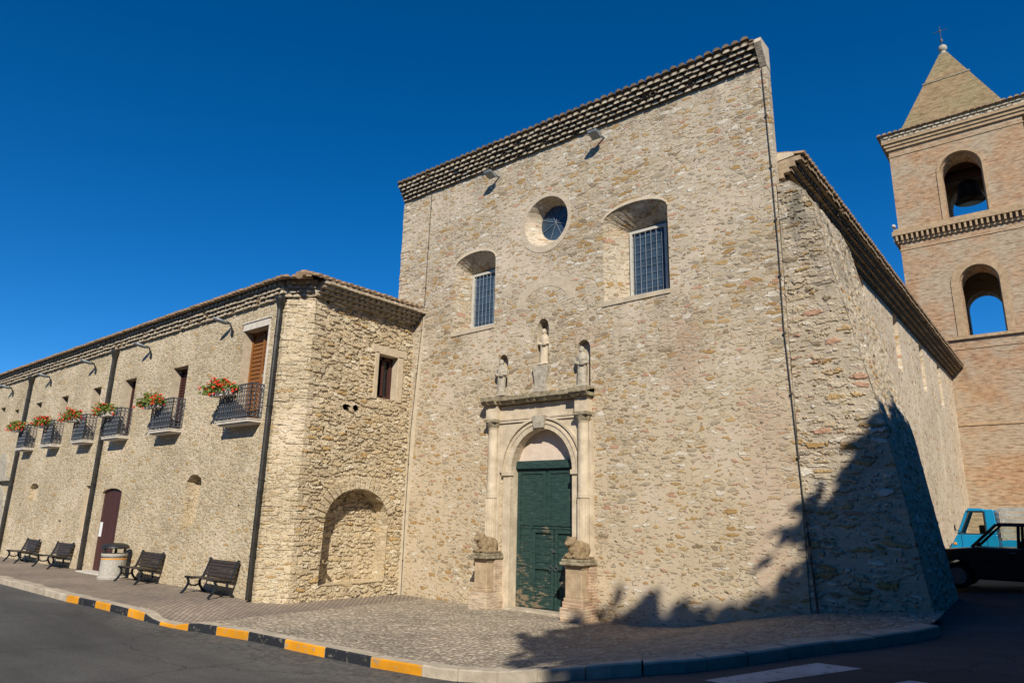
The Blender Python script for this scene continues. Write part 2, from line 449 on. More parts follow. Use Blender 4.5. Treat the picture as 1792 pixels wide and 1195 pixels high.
def paintmat(name, col, under, thr=0.62):
    m, nt, b = newmat(name, 0.75, 0.3)
    p = pos(nt)
    n = noi(nt, p, 7, 5, 0.7).outputs[0]
    n2 = noi(nt, p, 1.5, 2).outputs[0]
    c = mix(nt, mth(nt, 'MULTIPLY', sstep(nt, n, thr, thr + 0.08), 0.8), col, under)
    c = mix(nt, 1.0, c, ramp(nt, n2, [(0.3, (.75, .75, .75)), (0.7, (1.1, 1.1, 1.1))]), 'MULTIPLY')
    nt.links.new(c, b.inputs['Base Color'])
    bump(nt, b, n, 0.01)
    return m


M['asphalt'] = asphalt()
M['cobble'] = cobbles()
M['paver'] = pavers()
M['kerb'] = simple('kerb_limestone', (.56, .49, .39), 0.9, 0.2, scale=3, bmp=0.03, col2=(.34, .29, .225))
M['kerb_yellow'] = paintmat('kerb_yellow_paint', (.74, .32, .012), (.36, .30, .22), .555)
M['kerb_black'] = paintmat('kerb_black_paint', (.024, .027, .034), (.22, .20, .16), .565)
M['zebra'] = paintmat('crossing_paint', (.50, .50, .50), (.10, .10, .10), 0.56)


# ---------------------------------------------------------------- mesh helpers
class MB:
    def __init__(s):
        s.v, s.f, s.m = [], [], []

    def add(s, verts, faces, mi=0):
        o = len(s.v)
        s.v += [tuple(x) for x in verts]
        for f in faces:
            s.f.append(tuple(i + o for i in f))
            s.m.append(mi)

    def box(s, x0, x1, y0, y1, z0, z1, mi=0):
        s.add([(x0, y0, z0), (x1, y0, z0), (x1, y1, z0), (x0, y1, z0), (x0, y0, z1), (x1, y0, z1), (x1, y1, z1), (x0, y1, z1)],
              [(0, 3, 2, 1), (4, 5, 6, 7), (0, 1, 5, 4), (1, 2, 6, 5), (2, 3, 7, 6), (3, 0, 4, 7)], mi)

    def hexa(s, pts, mi=0):
        s.add(pts, [(0, 3, 2, 1), (4, 5, 6, 7), (0, 1, 5, 4), (1, 2, 6, 5), (2, 3, 7, 6), (3, 0, 4, 7)], mi)

    def prism(s, poly, P, d0, d1, mi=0):
        n = len(poly)
        s.add([P(u, v, d0) for u, v in poly] + [P(u, v, d1) for u, v in poly],
              [tuple(range(n)), tuple(range(2 * n - 1, n - 1, -1))] + [(i, (i + 1) % n, n + (i + 1) % n, n + i) for i in range(n)], mi)

    def tube(s, pts, r, n=8, mi=0, caps=True):
        pts = [Vector(p) for p in pts]
        rs = r if hasattr(r, '__len__') else [r] * len(pts)
        vs, fs = [], []
        a = None
        for i, p in enumerate(pts):
            t = (pts[min(i + 1, len(pts) - 1)] - pts[max(i - 1, 0)]).normalized()
            if a is None:
                a = t.orthogonal().normalized()
            a = (a - t * a.dot(t)).normalized()
            bb = t.cross(a)
            for k in range(n):
                an = 2 * PI * k / n
                vs.append(p + (a * math.cos(an) + bb * math.sin(an)) * rs[i])
        for i in range(len(pts) - 1):
            for k in range(n):
                k2 = (k + 1) % n
                fs.append((i * n + k, i * n + k2, (i + 1) * n + k2, (i + 1) * n + k))
        if caps:
            fs.append(tuple(range(n - 1, -1, -1)))
            fs.append(tuple(range((len(pts) - 1) * n, len(pts) * n)))
        s.add(vs, fs, mi)

    def lathe(s, prof, c, n=16, mi=0, sx=1.0, sy=1.0):
        vs, fs = [], []
        for r, z in prof:
            for k in range(n):
                an = 2 * PI * k / n
                vs.append((c[0] + r * sx * math.cos(an), c[1] + r * sy * math.sin(an), c[2] + z))
        for i in range(len(prof) - 1):
            for k in range(n):
                k2 = (k + 1) % n
                fs.append((i * n + k, i * n + k2, (i + 1) * n + k2, (i + 1) * n + k))
        fs.append(tuple(range(n - 1, -1, -1)))
        fs.append(tuple(range((len(prof) - 1) * n, len(prof) * n)))
        s.add(vs, fs, mi)

    def ell(s, c, r, n=14, mi=0, rot=None):
        vs, fs = [], []
        rings = n // 2
        for i in range(1, rings):
            th = PI * i / rings
            for k in range(n):
                ph = 2 * PI * k / n
                q = Vector((r[0] * math.sin(th) * math.cos(ph), r[1] * math.sin(th) * math.sin(ph), r[2] * math.cos(th)))
                if rot:
                    q = rot @ q
                vs.append(Vector(c) + q)
        tp, bt = Vector((0, 0, r[2])), Vector((0, 0, -r[2]))
        if rot:
            tp, bt = rot @ tp, rot @ bt
        vs += [Vector(c) + tp, Vector(c) + bt]
        T, B = len(vs) - 2, len(vs) - 1
        for i in range(rings - 2):
            for k in range(n):
                k2 = (k + 1) % n
                fs.append((i * n + k, (i + 1) * n + k, (i + 1) * n + k2, i * n + k2))
        for k in range(n):
            k2 = (k + 1) % n
            fs.append((T, k, k2))
            fs.append((B, (rings - 2) * n + k2, (rings - 2) * n + k))
        s.add(vs, fs, mi)

    def build(s, name, mats, parent=None, smooth=False, fix=True, bevel=0.0):
        me = bpy.data.meshes.new(name)
        me.from_pydata(s.v, [], s.f)
        if not isinstance(mats, (list, tuple)):
            mats = [mats]
        for mt in mats:
            me.materials.append(M[mt] if isinstance(mt, str) else mt)
        for p, i in zip(me.polygons, s.m):
            p.material_index = i
            p.use_smooth = smooth
        if fix:
            bm = bmesh.new()
            bm.from_mesh(me)
            bmesh.ops.recalc_face_normals(bm, faces=bm.faces)
            bm.to_mesh(me)
            bm.free()
        o = bpy.data.objects.new(name, me)
        COL.objects.link(o)
        if bevel:
            b = o.modifiers.new('bevel', 'BEVEL')
            b.width = bevel
            b.segments = 2
            b.limit_method = 'ANGLE'
        if parent:
            o.parent = parent
            o.matrix_parent_inverse = Matrix.Translation(-parent_world(parent))
        return o


def parent_world(p):
    return Vector(p.location) if p.type == 'EMPTY' else Vector((0, 0, 0))


def tag(o, label=None, cat=None, group=None, kind=None):
    if label:
        o['label'] = label
    if cat:
        o['category'] = cat
    if group:
        o['group'] = group
    if kind:
        o['kind'] = kind
    return o


def thing(name, label, cat, loc=(0, 0, 0), group=None):
    o = bpy.data.objects.new(name, None)
    o.empty_display_size = 0.2
    COL.objects.link(o)
    o.location = loc
    return tag(o, label, cat, group)


def arch(u0, u1, v0, vs, va, n=16, rough=0.0, seed=1):
    rr = random.Random(seed)
    pts = [(u0, v0), (u1, v0), (u1, vs)]
    c, a = (u0 + u1) / 2, (u1 - u0) / 2
    for i in range(1, n):
        t = PI * i / n
        pts.append((c + a * math.cos(t), vs + (va - vs) * math.sin(t)))
    pts.append((u0, vs))
    if rough:
        pts = [(u + rr.uniform(-rough, rough), v + (rr.uniform(-rough, rough) if v > v0 + .01 else 0)) for u, v in pts]
    return pts


def circ(cu, cv, r, n=28, rv=None):
    return [(cu + r * math.cos(2 * PI * i / n), cv + (rv or r) * math.sin(2 * PI * i / n)) for i in range(n)]


def rect(u0, u1, v0, v1):
    return [(u0, v0), (u1, v0), (u1, v1), (u0, v1)]


def inside(pt, poly):
    x, y = pt
    r = False
    n = len(poly)
    for i in range(n):
        x1, y1 = poly[i]
        x2, y2 = poly[i - 1]
        if (y1 > y) != (y2 > y) and x < (x2 - x1) * (y - y1) / (y2 - y1) + x1:
            r = not r
    return r


def wall(mb, P, outline, holes=(), grid=None, rim=0.0, mi=0):
    """a wall face with real openings; hole = dict(poly, depth, inner, mr, mb)"""
    n0 = len(mb.v)
    loops = [outline] + [h['poly'] for h in holes]
    flat = [p for l in loops for p in l]
    starts, k = [], 0
    for l in loops:
        starts.append(k)
        k += len(l)
    outv = (Vector(P(0, 0, -1)) - Vector(P(0, 0, 0))).normalized()
    us = [p[0] for p in outline]
    vs = [p[1] for p in outline]
    pts = [Vector(p) for p in flat]
    edges = []
    for s_, l in zip(starts, loops):
        edges += [(s_ + i, s_ + (i + 1) % len(l)) for i in range(len(l))]
    if grid:
        rr = random.Random(3)
        nu, nv = int((max(us) - min(us)) / grid), int((max(vs) - min(vs)) / grid)
        for i in range(nu + 1):
            for j in range(nv + 1):
                q = (min(us) + (i + .5) * grid + rr.uniform(-.2, .2) * grid, min(vs) + (j + .5) * grid + rr.uniform(-.2, .2) * grid)
                if inside(q, outline) and not any(inside(q, h['poly']) for h in holes):
                    pts.append(Vector(q))
    V, E, F, *_ = delaunay_2d_cdt(pts, edges, [], 0, 1e-6)
    assert len(V) >= len(flat)
    verts = [(p[0], p[1]) for p in V]
    tris = []
    for f in F:
        c = (sum(verts[i][0] for i in f) / 3, sum(verts[i][1] for i in f) / 3)
        if inside(c, outline) and not any(inside(c, h['poly']) for h in holes):
            tris.append(tuple(f))
    v3 = [Vector(P(u, v, 0)) for u, v in verts]
    out = []
    for t in tris:
        nrm = (v3[t[1]] - v3[t[0]]).cross(v3[t[2]] - v3[t[0]])
        if nrm.length < 1e-9:
            continue
        out.append(t if nrm.dot(outv) > 0 else (t[0], t[2], t[1]))
    mb.add(v3, out, mi)
    if rim:
        n = len(outline)
        o = len(mb.v)
        mb.v += [tuple(P(u, v, rim)) for u, v in outline]
        for i in range(n):
            j = (i + 1) % n
            mb.f.append((n0 + i, n0 + j, o + j, o + i))
            mb.m.append(mi)
    for h, s_ in zip(holes, starts[1:]):
        poly = h['poly']
        inn = h.get('inner') or poly
        n = len(poly)
        o = len(mb.v)
        mb.v += [tuple(P(u, v, h['depth'])) for u, v in inn]
        for i in range(n):
            j = (i + 1) % n
            mb.f.append((n0 + s_ + j, n0 + s_ + i, o + i, o + j))
            mb.m.append(h.get('mr', mi))
        if h.get('mb') is not None:
            mb.f.append(tuple(range(o, o + n)))
            mb.m.append(h['mb'])


def corbel_rows(mb, A, B, out, rows, sp=0.22, zr=0.11, w0=0.06, dw=0.10, seed=0, mi=(0, 1), top=True, bed=1, rim=.74):
    """stepped courses of half-round tiles bedded in mortar, each course further out (A,B: ends on the wall)"""
    A, B, out = Vector(A), Vector(B), Vector(out).normalized()
    d = (B - A)
    L = d.length
    d.normalize()
    rr = random.Random(seed)
    seg = 6
    for k in range(rows):
        dep = w0 + dw * (k + 1)
        z = k * zr
        dz = B.z - A.z
        last = False
        r = sp * 0.46
        n = int(L / sp)
        off = (0.5 if k % 2 else 0.0) * sp
        a0 = A + Vector((0, 0, z))
        # mortar bed behind the tile ends
        p0, p1 = a0 - out * 0.25, a0 + d * L - out * 0.25
        e = dep - (0.05 if not last else 0.12)
        h = Vector((0, 0, zr * 0.98))
        q0, q1 = a0 + out * e, a0 + d * L + out * e
        mb.hexa([p0, p1, q1, q0, p0 + h, p1 + h, q1 + h, q0 + h], bed)
        for i in range(n):
            c = a0 + d * (off + (i + 0.5) * sp + rr.uniform(-.018, .018)) + Vector((0, 0, rr.uniform(-.011, .011)))
            if (c - A).dot(d) > L - sp * .3:
                continue
            dd = dep + rr.uniform(-.018, .012) + (0.06 if last else 0)
            rz = zr * (0.95 if not last else 1.0)
            vs = []
            for rad in (1.0, rim):
                for dist in (dd, dep - 0.12):
                    for s_ in range(seg + 1):
                        t = PI * s_ / seg
                        vs.append(c + d * (math.cos(t) * r * rad) + Vector((0, 0, math.sin(t) * rz * rad + (rr.uniform(-.004, .004)))) + out * dist)
            q = seg + 1
            fs = []
            for s_ in range(seg):
                fs.append((s_, s_ + 1, q + s_ + 1, q + s_))
                fs.append((2 * q + s_, 3 * q + s_, 3 * q + s_ + 1, 2 * q + s_ + 1))
                fs.append((s_, 2 * q + s_, 2 * q + s_ + 1, s_ + 1))
            mb.add(vs, fs, mi[0])
            if rr.random() > .05:      # mortar plug inside the tile
                o2 = dd + rr.uniform(-.008, .006)
                vs = [c + d * (math.cos(PI * s_ / seg) * r * (rim + .04)) + Vector((0, 0, math.sin(PI * s_ / seg) * rz * (rim + .04))) + out * o2 for s_ in range(seg + 1)]
                mb.add(vs, [tuple(range(seg + 1))], mi[1])


def tile_sheet(mb, A, B, upv, lens, sp=0.22, mi=0, seed=0):
    """barrel-tile roof slope: eave from A to B, upv = slope direction; lens(t) gives (start, end) along the slope"""
    A, B, upv = Vector(A), Vector(B), Vector(upv).normalized()
    d = B - A
    L = d.length
    d.normalize()
    nrm = d.cross(upv)
    if nrm.z < 0:
        nrm = -nrm
    rr = random.Random(seed)
    n = int(L / sp)
    seg = 6
    for i in range(n):
        c = A + d * ((i + .5) * sp)
        s0, s1 = lens((i + .5) * sp)
        if s1 - s0 < .05:
            continue
        cuts = [s0]
        while cuts[-1] < min(s1, s0 + 2.0) - .2:
            cuts.append(min(s1, cuts[-1] + .36))
        if cuts[-1] < s1:
            cuts.append(s1)
        jit = rr.uniform(-.01, .015)
        for a_, b_ in zip(cuts[:-1], cuts[1:]):
            vs = []
            for q, lift in ((a_, 0.025), (b_ + .04, 0.0)):
                for s_ in range(seg + 1):
                    t = PI * s_ / seg
                    vs.append(c + upv * q + d * (math.cos(t) * sp * .42) + nrm * (math.sin(t) * sp * .36 + lift + jit))
            fs = [(s_, s_ + 1, seg + 2 + s_, seg + 1 + s_) for s_ in range(seg)]
            fs.append(tuple(range(seg + 1)))
            mb.add(vs, fs, mi)
        q0, q1 = c - d * sp * .5 + upv * s0, c + d * sp * .5 + upv * s0
        q2, q3 = c + d * sp * .5 + upv * s1, c - d * sp * .5 + upv * s1
        mb.add([q0, q1, q2, q3], [(0, 1, 2, 3)], mi)


def lerp_tab(x, tab):
    if x <= tab[0][0]:
        return tab[0][1]
    for (a, b), (c, d) in zip(tab[:-1], tab[1:]):
        if x <= c:
            return b + (d - b) * (x - a) / (c - a)
    return tab[-1][1]


def ss(a, b, x):
    t = min(1, max(0, (x - a) / (b - a)))
    return t * t * (3 - 2 * t)


# ---------------------------------------------------------------- ground
RISE = [(-8.2, 0), (-7.1, .10), (-5.8, .36), (-4.6, .58), (-3, .76), (-1, .9), (3, 1.1), (10, 1.3)]
KERB = [(-70, 7.72), (-27, 7.66), (-20.7, 7.52), (-18.4, 7.62), (-16.9, 7.82), (-15.3, 8.05), (-14.3, 8.22), (-13.4, 8.34), (-11, 8.4),
        (-9.8, 8.45), (-8.7, 8.6), (-7.2, 8.72), (-6, 8.66), (-4.94, 8.72), (-4.3, 9.1), (-3.85, 9.8), (-3.35, 10.7), (-2.8, 11.6),
        (-2.3, 12.84), (-2.0, 14.3)]


def g0(x, y):
    return lerp_tab(x, RISE) + .055 * min(16, max(0, y - 14)) * ss(-7, -3.5, x) + .15 * (1 - ss(-19, -15.5, x))


def drop(x):
    return 0.10 * ss(-17.0, -16.4, x) * (1 - ss(-15.5, -15.2, x))


def yk(x):
    return lerp_tab(x, KERB)


def g(x, y):
    return g0(x, y) - drop(x) * (1 - ss(0.2, 1.3, y - yk(x)))


mb = MB()
xs = [-140 + 4 * i for i in range(28)] + [-28 + .5 * i for i in range(76)] + [10 + 4 * i for i in range(25)]
ys = [-60 + 4 * i for i in range(14)] + [-4 + .75 * i for i in range(46)] + [31 + 5 * i for i in range(20)]
nx, ny = len(xs), len(ys)
vs = [(x, y, g0(x, y) - .16) for x in xs for y in ys]
fs = [(i * ny + j, (i + 1) * ny + j, (i + 1) * ny + j + 1, i * ny + j + 1) for i in range(nx - 1) for j in range(ny - 1)]
mb.add(vs, fs)
tag(mb.build('road', 'asphalt', smooth=True), kind='structure')


def ground_strip(name, mat_, x0, x1, step, ytop, name_kind='structure', dz=0.0):
    mb = MB()
    n = max(2, int((x1 - x0) / step))
    m_ = 14
    vs = []
    for i in range(n + 1):
        x = x0 + (x1 - x0) * i / n
        a, b = yk(x) + .14, ytop(x)
        for j in range(m_ + 1):
            y = a + (b - a) * (j / m_) ** 1.3
            vs.append((x, y, g(x, y) + dz))
    fs = [(i * (m_ + 1) + j, (i + 1) * (m_ + 1) + j, (i + 1) * (m_ + 1) + j + 1, i * (m_ + 1) + j + 1) for i in range(n) for j in range(m_)]
    mb.add(vs, fs)
    return tag(mb.build(name, mat_, smooth=True), kind=name_kind)


ground_strip('pavement', 'paver', -70, -15.2, .5, lambda x: 10.9 if x < -17 else (11.6 if x < -16.4 else 15.3))
ground_strip('cobbled_forecourt', 'cobble', -15.2, -2.16, .2, lambda x: 15.3 if x < -5 else 15.3)

# kerb stones laid end to end along the curve
pl = []
x = -70.0
while x < -2.12:
    pl.append(Vector((x, yk(x), 0)))
    x += .05
seglen = [0.0]
for a, b in zip(pl[:-1], pl[1:]):
    seglen.append(seglen[-1] + (b - a).length)


def at_len(s_):
    lo, hi = 0, len(seglen) - 1
    while hi - lo > 1:
        mid = (lo + hi) // 2
        if seglen[mid] < s_:
            lo = mid
        else:
            hi = mid
    t = (s_ - seglen[lo]) / max(1e-6, seglen[hi] - seglen[lo])
    p = pl[lo].lerp(pl[hi], t)
    return p, (pl[hi] - pl[lo]).normalized()


mb = MB()
rr = random.Random(5)
edges_px = [-20.72, -20.0, -19.1, -18.3, -17.6, -16.9, -16.35, -15.75, -15.35, -14.42, -13.4, -12.15, -10.97, -9.78, -8.69]


def s_of_x(xx):
    for i, p in enumerate(pl):
        if p.x >= xx:
            return seglen[i]
    return seglen[-1]


stones = []
s_ = 0.0
first = s_of_x(edges_px[0])
while s_ < first - .01:
    e = min(first, s_ + .95)
    stones.append((s_, e, 0))
    s_ = e
cols = [1, 2, 1, 2, 1, 2, 1, 1, 2, 1, 2, 1, 2, 1]
for a, b, c in zip(edges_px[:-1], edges_px[1:], cols):
    stones.append((s_of_x(a), s_of_x(b), c))
s_ = s_of_x(edges_px[-1])
while s_ < seglen[-1] - .2:
    e = min(seglen[-1], s_ + rr.uniform(.62, .82))
    stones.append((s_, e, 0))
    s_ = e
for s0, s1, c in stones:
    s1 -= 0.012 if c else 0.026
    sub = max(1, int((s1 - s0) / .25))
    jz = rr.uniform(-.010, .010)
    top = []
    for k in range(sub + 1):
        p, t = at_len(s0 + (s1 - s0) * k / sub)
        nrm = Vector((-t.y, t.x, 0))
        z = g0(p.x, p.y) - drop(p.x) + .006 + jz
        zb = g0(p.x, p.y) - .24
        o = p - nrm * .13
        q = p + nrm * .16
        top.append(((o.x, o.y, zb), (o.x, o.y, z - .02), (o.x + nrm.x * .025, o.y + nrm.y * .025, z), (q.x, q.y, z), (q.x, q.y, zb)))
    vs = [v for ring in top for v in ring]
    o = len(mb.v)
    mb.v += vs
    for k in range(sub):
        for j in range(4):
            mb.f.append(tuple(o + i for i in (k * 5 + j, (k + 1) * 5 + j, (k + 1) * 5 + j + 1, k * 5 + j + 1)))
            mb.m.append(c if j < 2 else 0)
    for k in (0, sub):
        mb.f.append(tuple(o + k * 5 + j for j in range(5)))
        mb.m.append(0)
tag(mb.build('kerb', ['kerb', 'kerb_yellow', 'kerb_black']), kind='structure')


def road_patch(mb, corners, nn=8):
    a, b, c, d = [Vector(q) for q in corners]
    vs = []
    for i in range(nn + 1):
        for j in range(nn + 1):
            u, v = i / nn, j / nn
            p = (a * (1 - u) + b * u) * (1 - v) + (d * (1 - u) + c * u) * v
            vs.append((p.x, p.y, g0(p.x, p.y) - .156))
    mb.add(vs, [(i * (nn + 1) + j, (i + 1) * (nn + 1) + j, (i + 1) * (nn + 1) + j + 1, i * (nn + 1) + j + 1) for i in range(nn) for j in range(nn)])


mb = MB()
road_patch(mb, [(-3.80, 8.45), (-2.95, 10.05), (-2.36, 9.87), (-3.23, 8.15)])
road_patch(mb, [(-2.55, 7.75), (-1.75, 9.30), (-1.15, 9.10), (-1.95, 7.55)])
tag(mb.build('crosswalk_marking', 'zebra'), kind='structure')

# ---------------------------------------------------------------- church
FY = 15.0
ch = thing('church', 'tall rubble stone church front with green door, stone portal and buttress', 'church', (-11, 15.5, 0))


def PF(u, v, d):
    return (u, FY + d, v)


def PR(u, v, d):      # return wall of the wing, faces +X
    return (-16.5 - d, u, v)


def PS(u, v, d):      # nave side wall
    return (-4.5 - d, u, v)


def PW(u, v, d):      # wing front
    return (u, 10.5 + d, v)


WIN = [((-14.68, -12.98, 7.95, 10.12, 10.48), (-14.36, -13.30, 8.10, 9.95)), ((-9.12, -7.20, 7.95, 10.22, 10.58), (-8.58, -7.47, 8.08, 9.98))]
holes = []
for (u0, u1, v0, vs_, va), (i0, i1, j0, j1) in WIN:
    o_ = arch(u0, u1, v0, vs_, va, 12)
    c_, a_ = (i0 + i1) / 2, (i1 - i0) / 2
    inn = [(i0, j0), (i1, j0), (i1, j1)] + [(c_ + a_ * math.cos(PI * i / 12), j1 + .03 * math.sin(PI * i / 12)) for i in range(1, 12)] + [(i0, j1)]
    holes.append(dict(poly=o_, depth=.62, inner=inn, mr=1))
holes.append(dict(poly=circ(-11.07, 10.80, .78), depth=.5, inner=circ(-11.03, 10.92, .53), mr=1))
holes.append(dict(poly=arch(-12.15, -10.10, -.1, 3.55, 4.70, 20), depth=.36, mr=2))
holes.append(dict(poly=arch(-11.33, -10.93, 6.50, 7.55, 7.84, 10), depth=.32, mr=3, mb=3))
holes.append(dict(poly=arch(-12.74, -12.38, 5.74, 6.72, 6.97, 10), depth=.20, mr=3, mb=3))
holes.append(dict(poly=arch(-9.98, -9.56, 5.74, 6.75, 7.02, 10), depth=.20, mr=3, mb=3))
mb = MB()
wall(mb, PF, [(-17.38, -.4), (-4.45, -.4), (-4.45, 13.62), (-17.38, 13.22)][:2] + [(-4.45, 13.20), (-17.38, 13.20)], holes, rim=.24)
mb.build('front_wall', ['facade', 'facade', 'stone', 'reveal'], ch, fix=False)

mb = MB()
mb.box(-17.38, -4.45, 15.38, 15.42, -.4, 13.2)
mb.build('wall_core', ['black'], ch) if False else None

# plaster ring of the oculus, plaster strip by the corner, blocked arch
mb = MB()
n = 32
ci, co = circ(-11.07, 10.80, .785, n), circ(-11.09, 10.77, .93, n)
for i in range(n):
    j = (i + 1) % n
    mb.hexa([PF(*ci[i], -.012), PF(*co[i], -.012), PF(*co[j], -.012), PF(*ci[j], -.012), PF(*ci[i], .01), PF(*co[i], .01), PF(*co[j], .01), PF(*ci[j], .01)])
mb.build('oculus_ring', 'plaster_dull', ch)
mb = MB()
ai, ao = arch(-11.86, -10.30, 7.95, 8.25, 8.78, 14)[2:], arch(-12.12, -10.04, 7.95, 8.25, 9.08, 14)[2:]
for i in range(len(ai) - 1):
    mb.hexa([PF(*ai[i], -.01), PF(*ao[i], -.01), PF(*ao[i + 1], -.01), PF(*ai[i + 1], -.01), PF(*ai[i], .01), PF(*ao[i], .01), PF(*ao[i + 1], .01), PF(*ai[i + 1], .01)])
mb.build('blocked_arch', 'plaster_dull', ch)
mb = MB()
mb.prism([(-16.62, -.2), (-16.32, -.2), (-16.02, 9.0), (-16.1, 9.0)], PF, -.02, .01)
mb.build('corner_plaster', 'plaster', ch)
for (u0, u1, v0, vs_, va), _q in WIN:
    o1, o2 = arch(u0, u1, v0, vs_, va, 12)[2:], arch(u0 - .05, u1 + .03, v0, vs_ + .01, va + .09, 12)[2:]
    mb = MB()
    for i in range(len(o1) - 1):
        mb.hexa([PF(*o1[i], -.02), PF(*o2[i], -.02), PF(*o2[i + 1], -.02), PF(*o1[i + 1], -.02), PF(*o1[i], .03), PF(*o2[i], .03), PF(*o2[i + 1], .03), PF(*o1[i + 1], .03)])
    mb.build('window_arch', 'plaster', ch, fix=False)
# sills
for (u0, u1, v0, vs_, va), (i0, i1, j0, j1) in WIN:
    mb = MB()
    mb.prism([(u0 - .05, v0 - .13), (u1 + .02, v0 - .10), (u1 + .02, v0 + .01), (u0 - .05, v0 + .01)], PF, -.03, .05)
    mb.build('window_sill', 'reveal', ch)
    w_ = MB()
    w_.box(i0 - .02, i1 + .02, 15.55, 15.57, j0 - .02, j1 + .05)
    win = w_.build('window', 'glass', ch)
    fr = MB()
    t = .075
    for q in (rect(i0, i0 + t, j0, j1), rect(i1 - t, i1, j0, j1), rect(i0 + t, i1 - t, j1 - t, j1), rect(i0 + t, i1 - t, j0, j0 + t)):
        fr.prism(q, PF, .48, .549)
    fr.build('frame', 'white_paint', win)
    gr = MB()
    for k in range(6):
        xx = i0 + .075 + (i1 - i0 - .15) * (k + .5) / 6
        gr.tube([(xx, 15.50, j0 + .07), (xx, 15.50, j1 - .07)], .011, 6)
    for k in range(1, 9):
        zz = j0 + (j1 - j0) * k / 9
        gr.tube([(i0 + .07, 15.515, zz), (i1 - .07, 15.515, zz)], .006, 5)
    gr.build('grille', 'bars', win)
w_ = MB()
w_.prism(circ(-11.03, 10.92, .56), PF, .47, .49)
ow = w_.build('round_window', 'glass', ch)
fr = MB()
for k in range(4):
    a_ = R_(25 + 45 * k)
    fr.tube([(-11.03 + .53 * math.cos(a_), 15.45, 10.92 + .53 * math.sin(a_)), (-11.03 - .53 * math.cos(a_), 15.45, 10.92 - .53 * math.sin(a_))], .010, 5)
fr.build('glazing_bar', 'bars', ow)

# eaves cornice of the front
mb = MB()
corbel_rows(mb, (-17.38, 15.0, 13.20), (-4.62, 15.0, 13.20), (0, -1, 0), 5, sp=.235, zr=.108, w0=.03, dw=.07, seed=2, bed=0)
mb.build('eaves_cornice', ['tile_dark', 'grout'], ch, fix=False)
mb = MB()
mb.prism([(14.68, 13.74), (14.64, 13.62), (14.98, 13.15), (15.24, 13.1), (15.24, 13.76)], lambda u, v, d: (d, u, v), -4.60, -4.44)
mb.build('cornice_end', 'plaster_dull', ch)
mb = MB()
mb.box(-17.38, -4.62, 14.64, 15.24, 13.72, 13.75)
tile_sheet(mb, (-17.38, 14.58, 13.75), (-4.6, 14.58, 13.75), (0, 1, .10), lambda t: (0, 1.0), .235)
mb.build('coping_tiles', 'tile_dark', ch, fix=False)

# nave
NI = [(23.2, .9), (28.5, .9), (33.9, .9), (38.8, .9)]
holes = [dict(poly=arch(c - w_ / 2, c + w_ / 2, 8.0, 9.85, 10.2, 10), depth=.30, mr=0, mb=1) for c, w_ in NI]
mb = MB()
wall(mb, PS, [(15.36, -.5), (44.2, -.5), (44.2, 10.6), (15.36, 10.6)], holes, rim=.5)
mb.build('side_wall', ['facade_side', 'plaster_pink'], ch, fix=False)
for yy in (26.0, 31.2, 36.4, 41.5):      # pilaster strips down the nave wall
    mb = MB()
    mb.box(-4.52, -4.488, yy, yy + .55, -.4, 9.9)
    mb.build('pilaster_strip', 'facade_side', ch)
mb = MB()
corbel_rows(mb, (-4.5, 15.26, 10.10), (-4.5, 44.4, 10.26), (1, 0, 0), 5, sp=.235, zr=.115, w0=-.06, dw=.135, seed=4)
mb.build('eaves_cornice', ['tile_brown', 'tile_pale'], ch, fix=False)
mb = MB()
mb.prism([(-4.46, 10.66), (-4.06, 10.70), (-4.10, 10.80), (-4.46, 10.86)], lambda u, v, d: (u, d, v), 15.24, 15.45)
mb.build('eaves_end', 'plaster', ch)
mb = MB()
tile_sheet(mb, (-3.86, 15.25, 10.69), (-3.86, 44.4, 10.83), (-1, 0, .27), lambda t: (0, 7.2), .235, seed=3)
mb.add([(-11, 15.5, 12.45), (-11, 44.4, 12.5), (-17.6, 44.4, 10.8), (-17.6, 15.5, 10.8)], [(0, 1, 2, 3)])
mb.build('roof', 'tile', ch, fix=False)
mb = MB()
mb.box(-17.3, -4.9, 43.8, 44.2, -.4, 11.5)
mb.box(-17.38, -17.0, 15.4, 44.2, -.4, 10.7)
mb.build('rear_wall', 'facade_side', ch)
dp = MB()
dp.tube([(-4.05, 44.0, 10.55), (-4.3, 43.95, 10.1), (-4.33, 43.95, 1.2)], .09, 8)
dp.build('downpipe', 'pipe_grey', ch)

# buttress
mb = MB()
edge = [(-1.98, -.6), (-2.28, .69), (-2.76, 4.34), (-3.09, 5.95), (-3.42, 7.69), (-3.70, 9.20), (-3.88, 9.72), (-4.15, 9.98), (-4.44, 9.98)]
out_ = [(-4.44, -.6)] + edge
TB = 3.2
wall(mb, lambda u, v, d: (u, FY - .008 + d, v), out_, [], grid=.028)
rows_ = []
for (x0, z0), (x1, z1) in zip(edge[:-1], edge[1:]):
    nn = max(1, int(math.hypot(x1 - x0, z1 - z0) / .07))
    for k in range(nn):
        rows_.append((x0 + (x1 - x0) * k / nn, z0 + (z1 - z0) * k / nn))
rows_.append(edge[-1])
ny_ = int(TB / .07)
vs = [(x + rr.uniform(-.004, .004), FY - .004 + TB * j / ny_, z) for x, z in rows_ for j in range(ny_ + 1)]
q = ny_ + 1
mb.add(vs, [(i * q + j, i * q + j + 1, (i + 1) * q + j + 1, (i + 1) * q + j) for i in range(len(rows_) - 1) for j in range(ny_)])
mb.build('buttress', 'buttress', ch, fix=False)
mb = MB()
mb.add([(x, FY + TB - .02, z) for x, z in out_], [tuple(range(len(out_)))])
mb.build('buttress_back', 'facade_side', ch, fix=False)

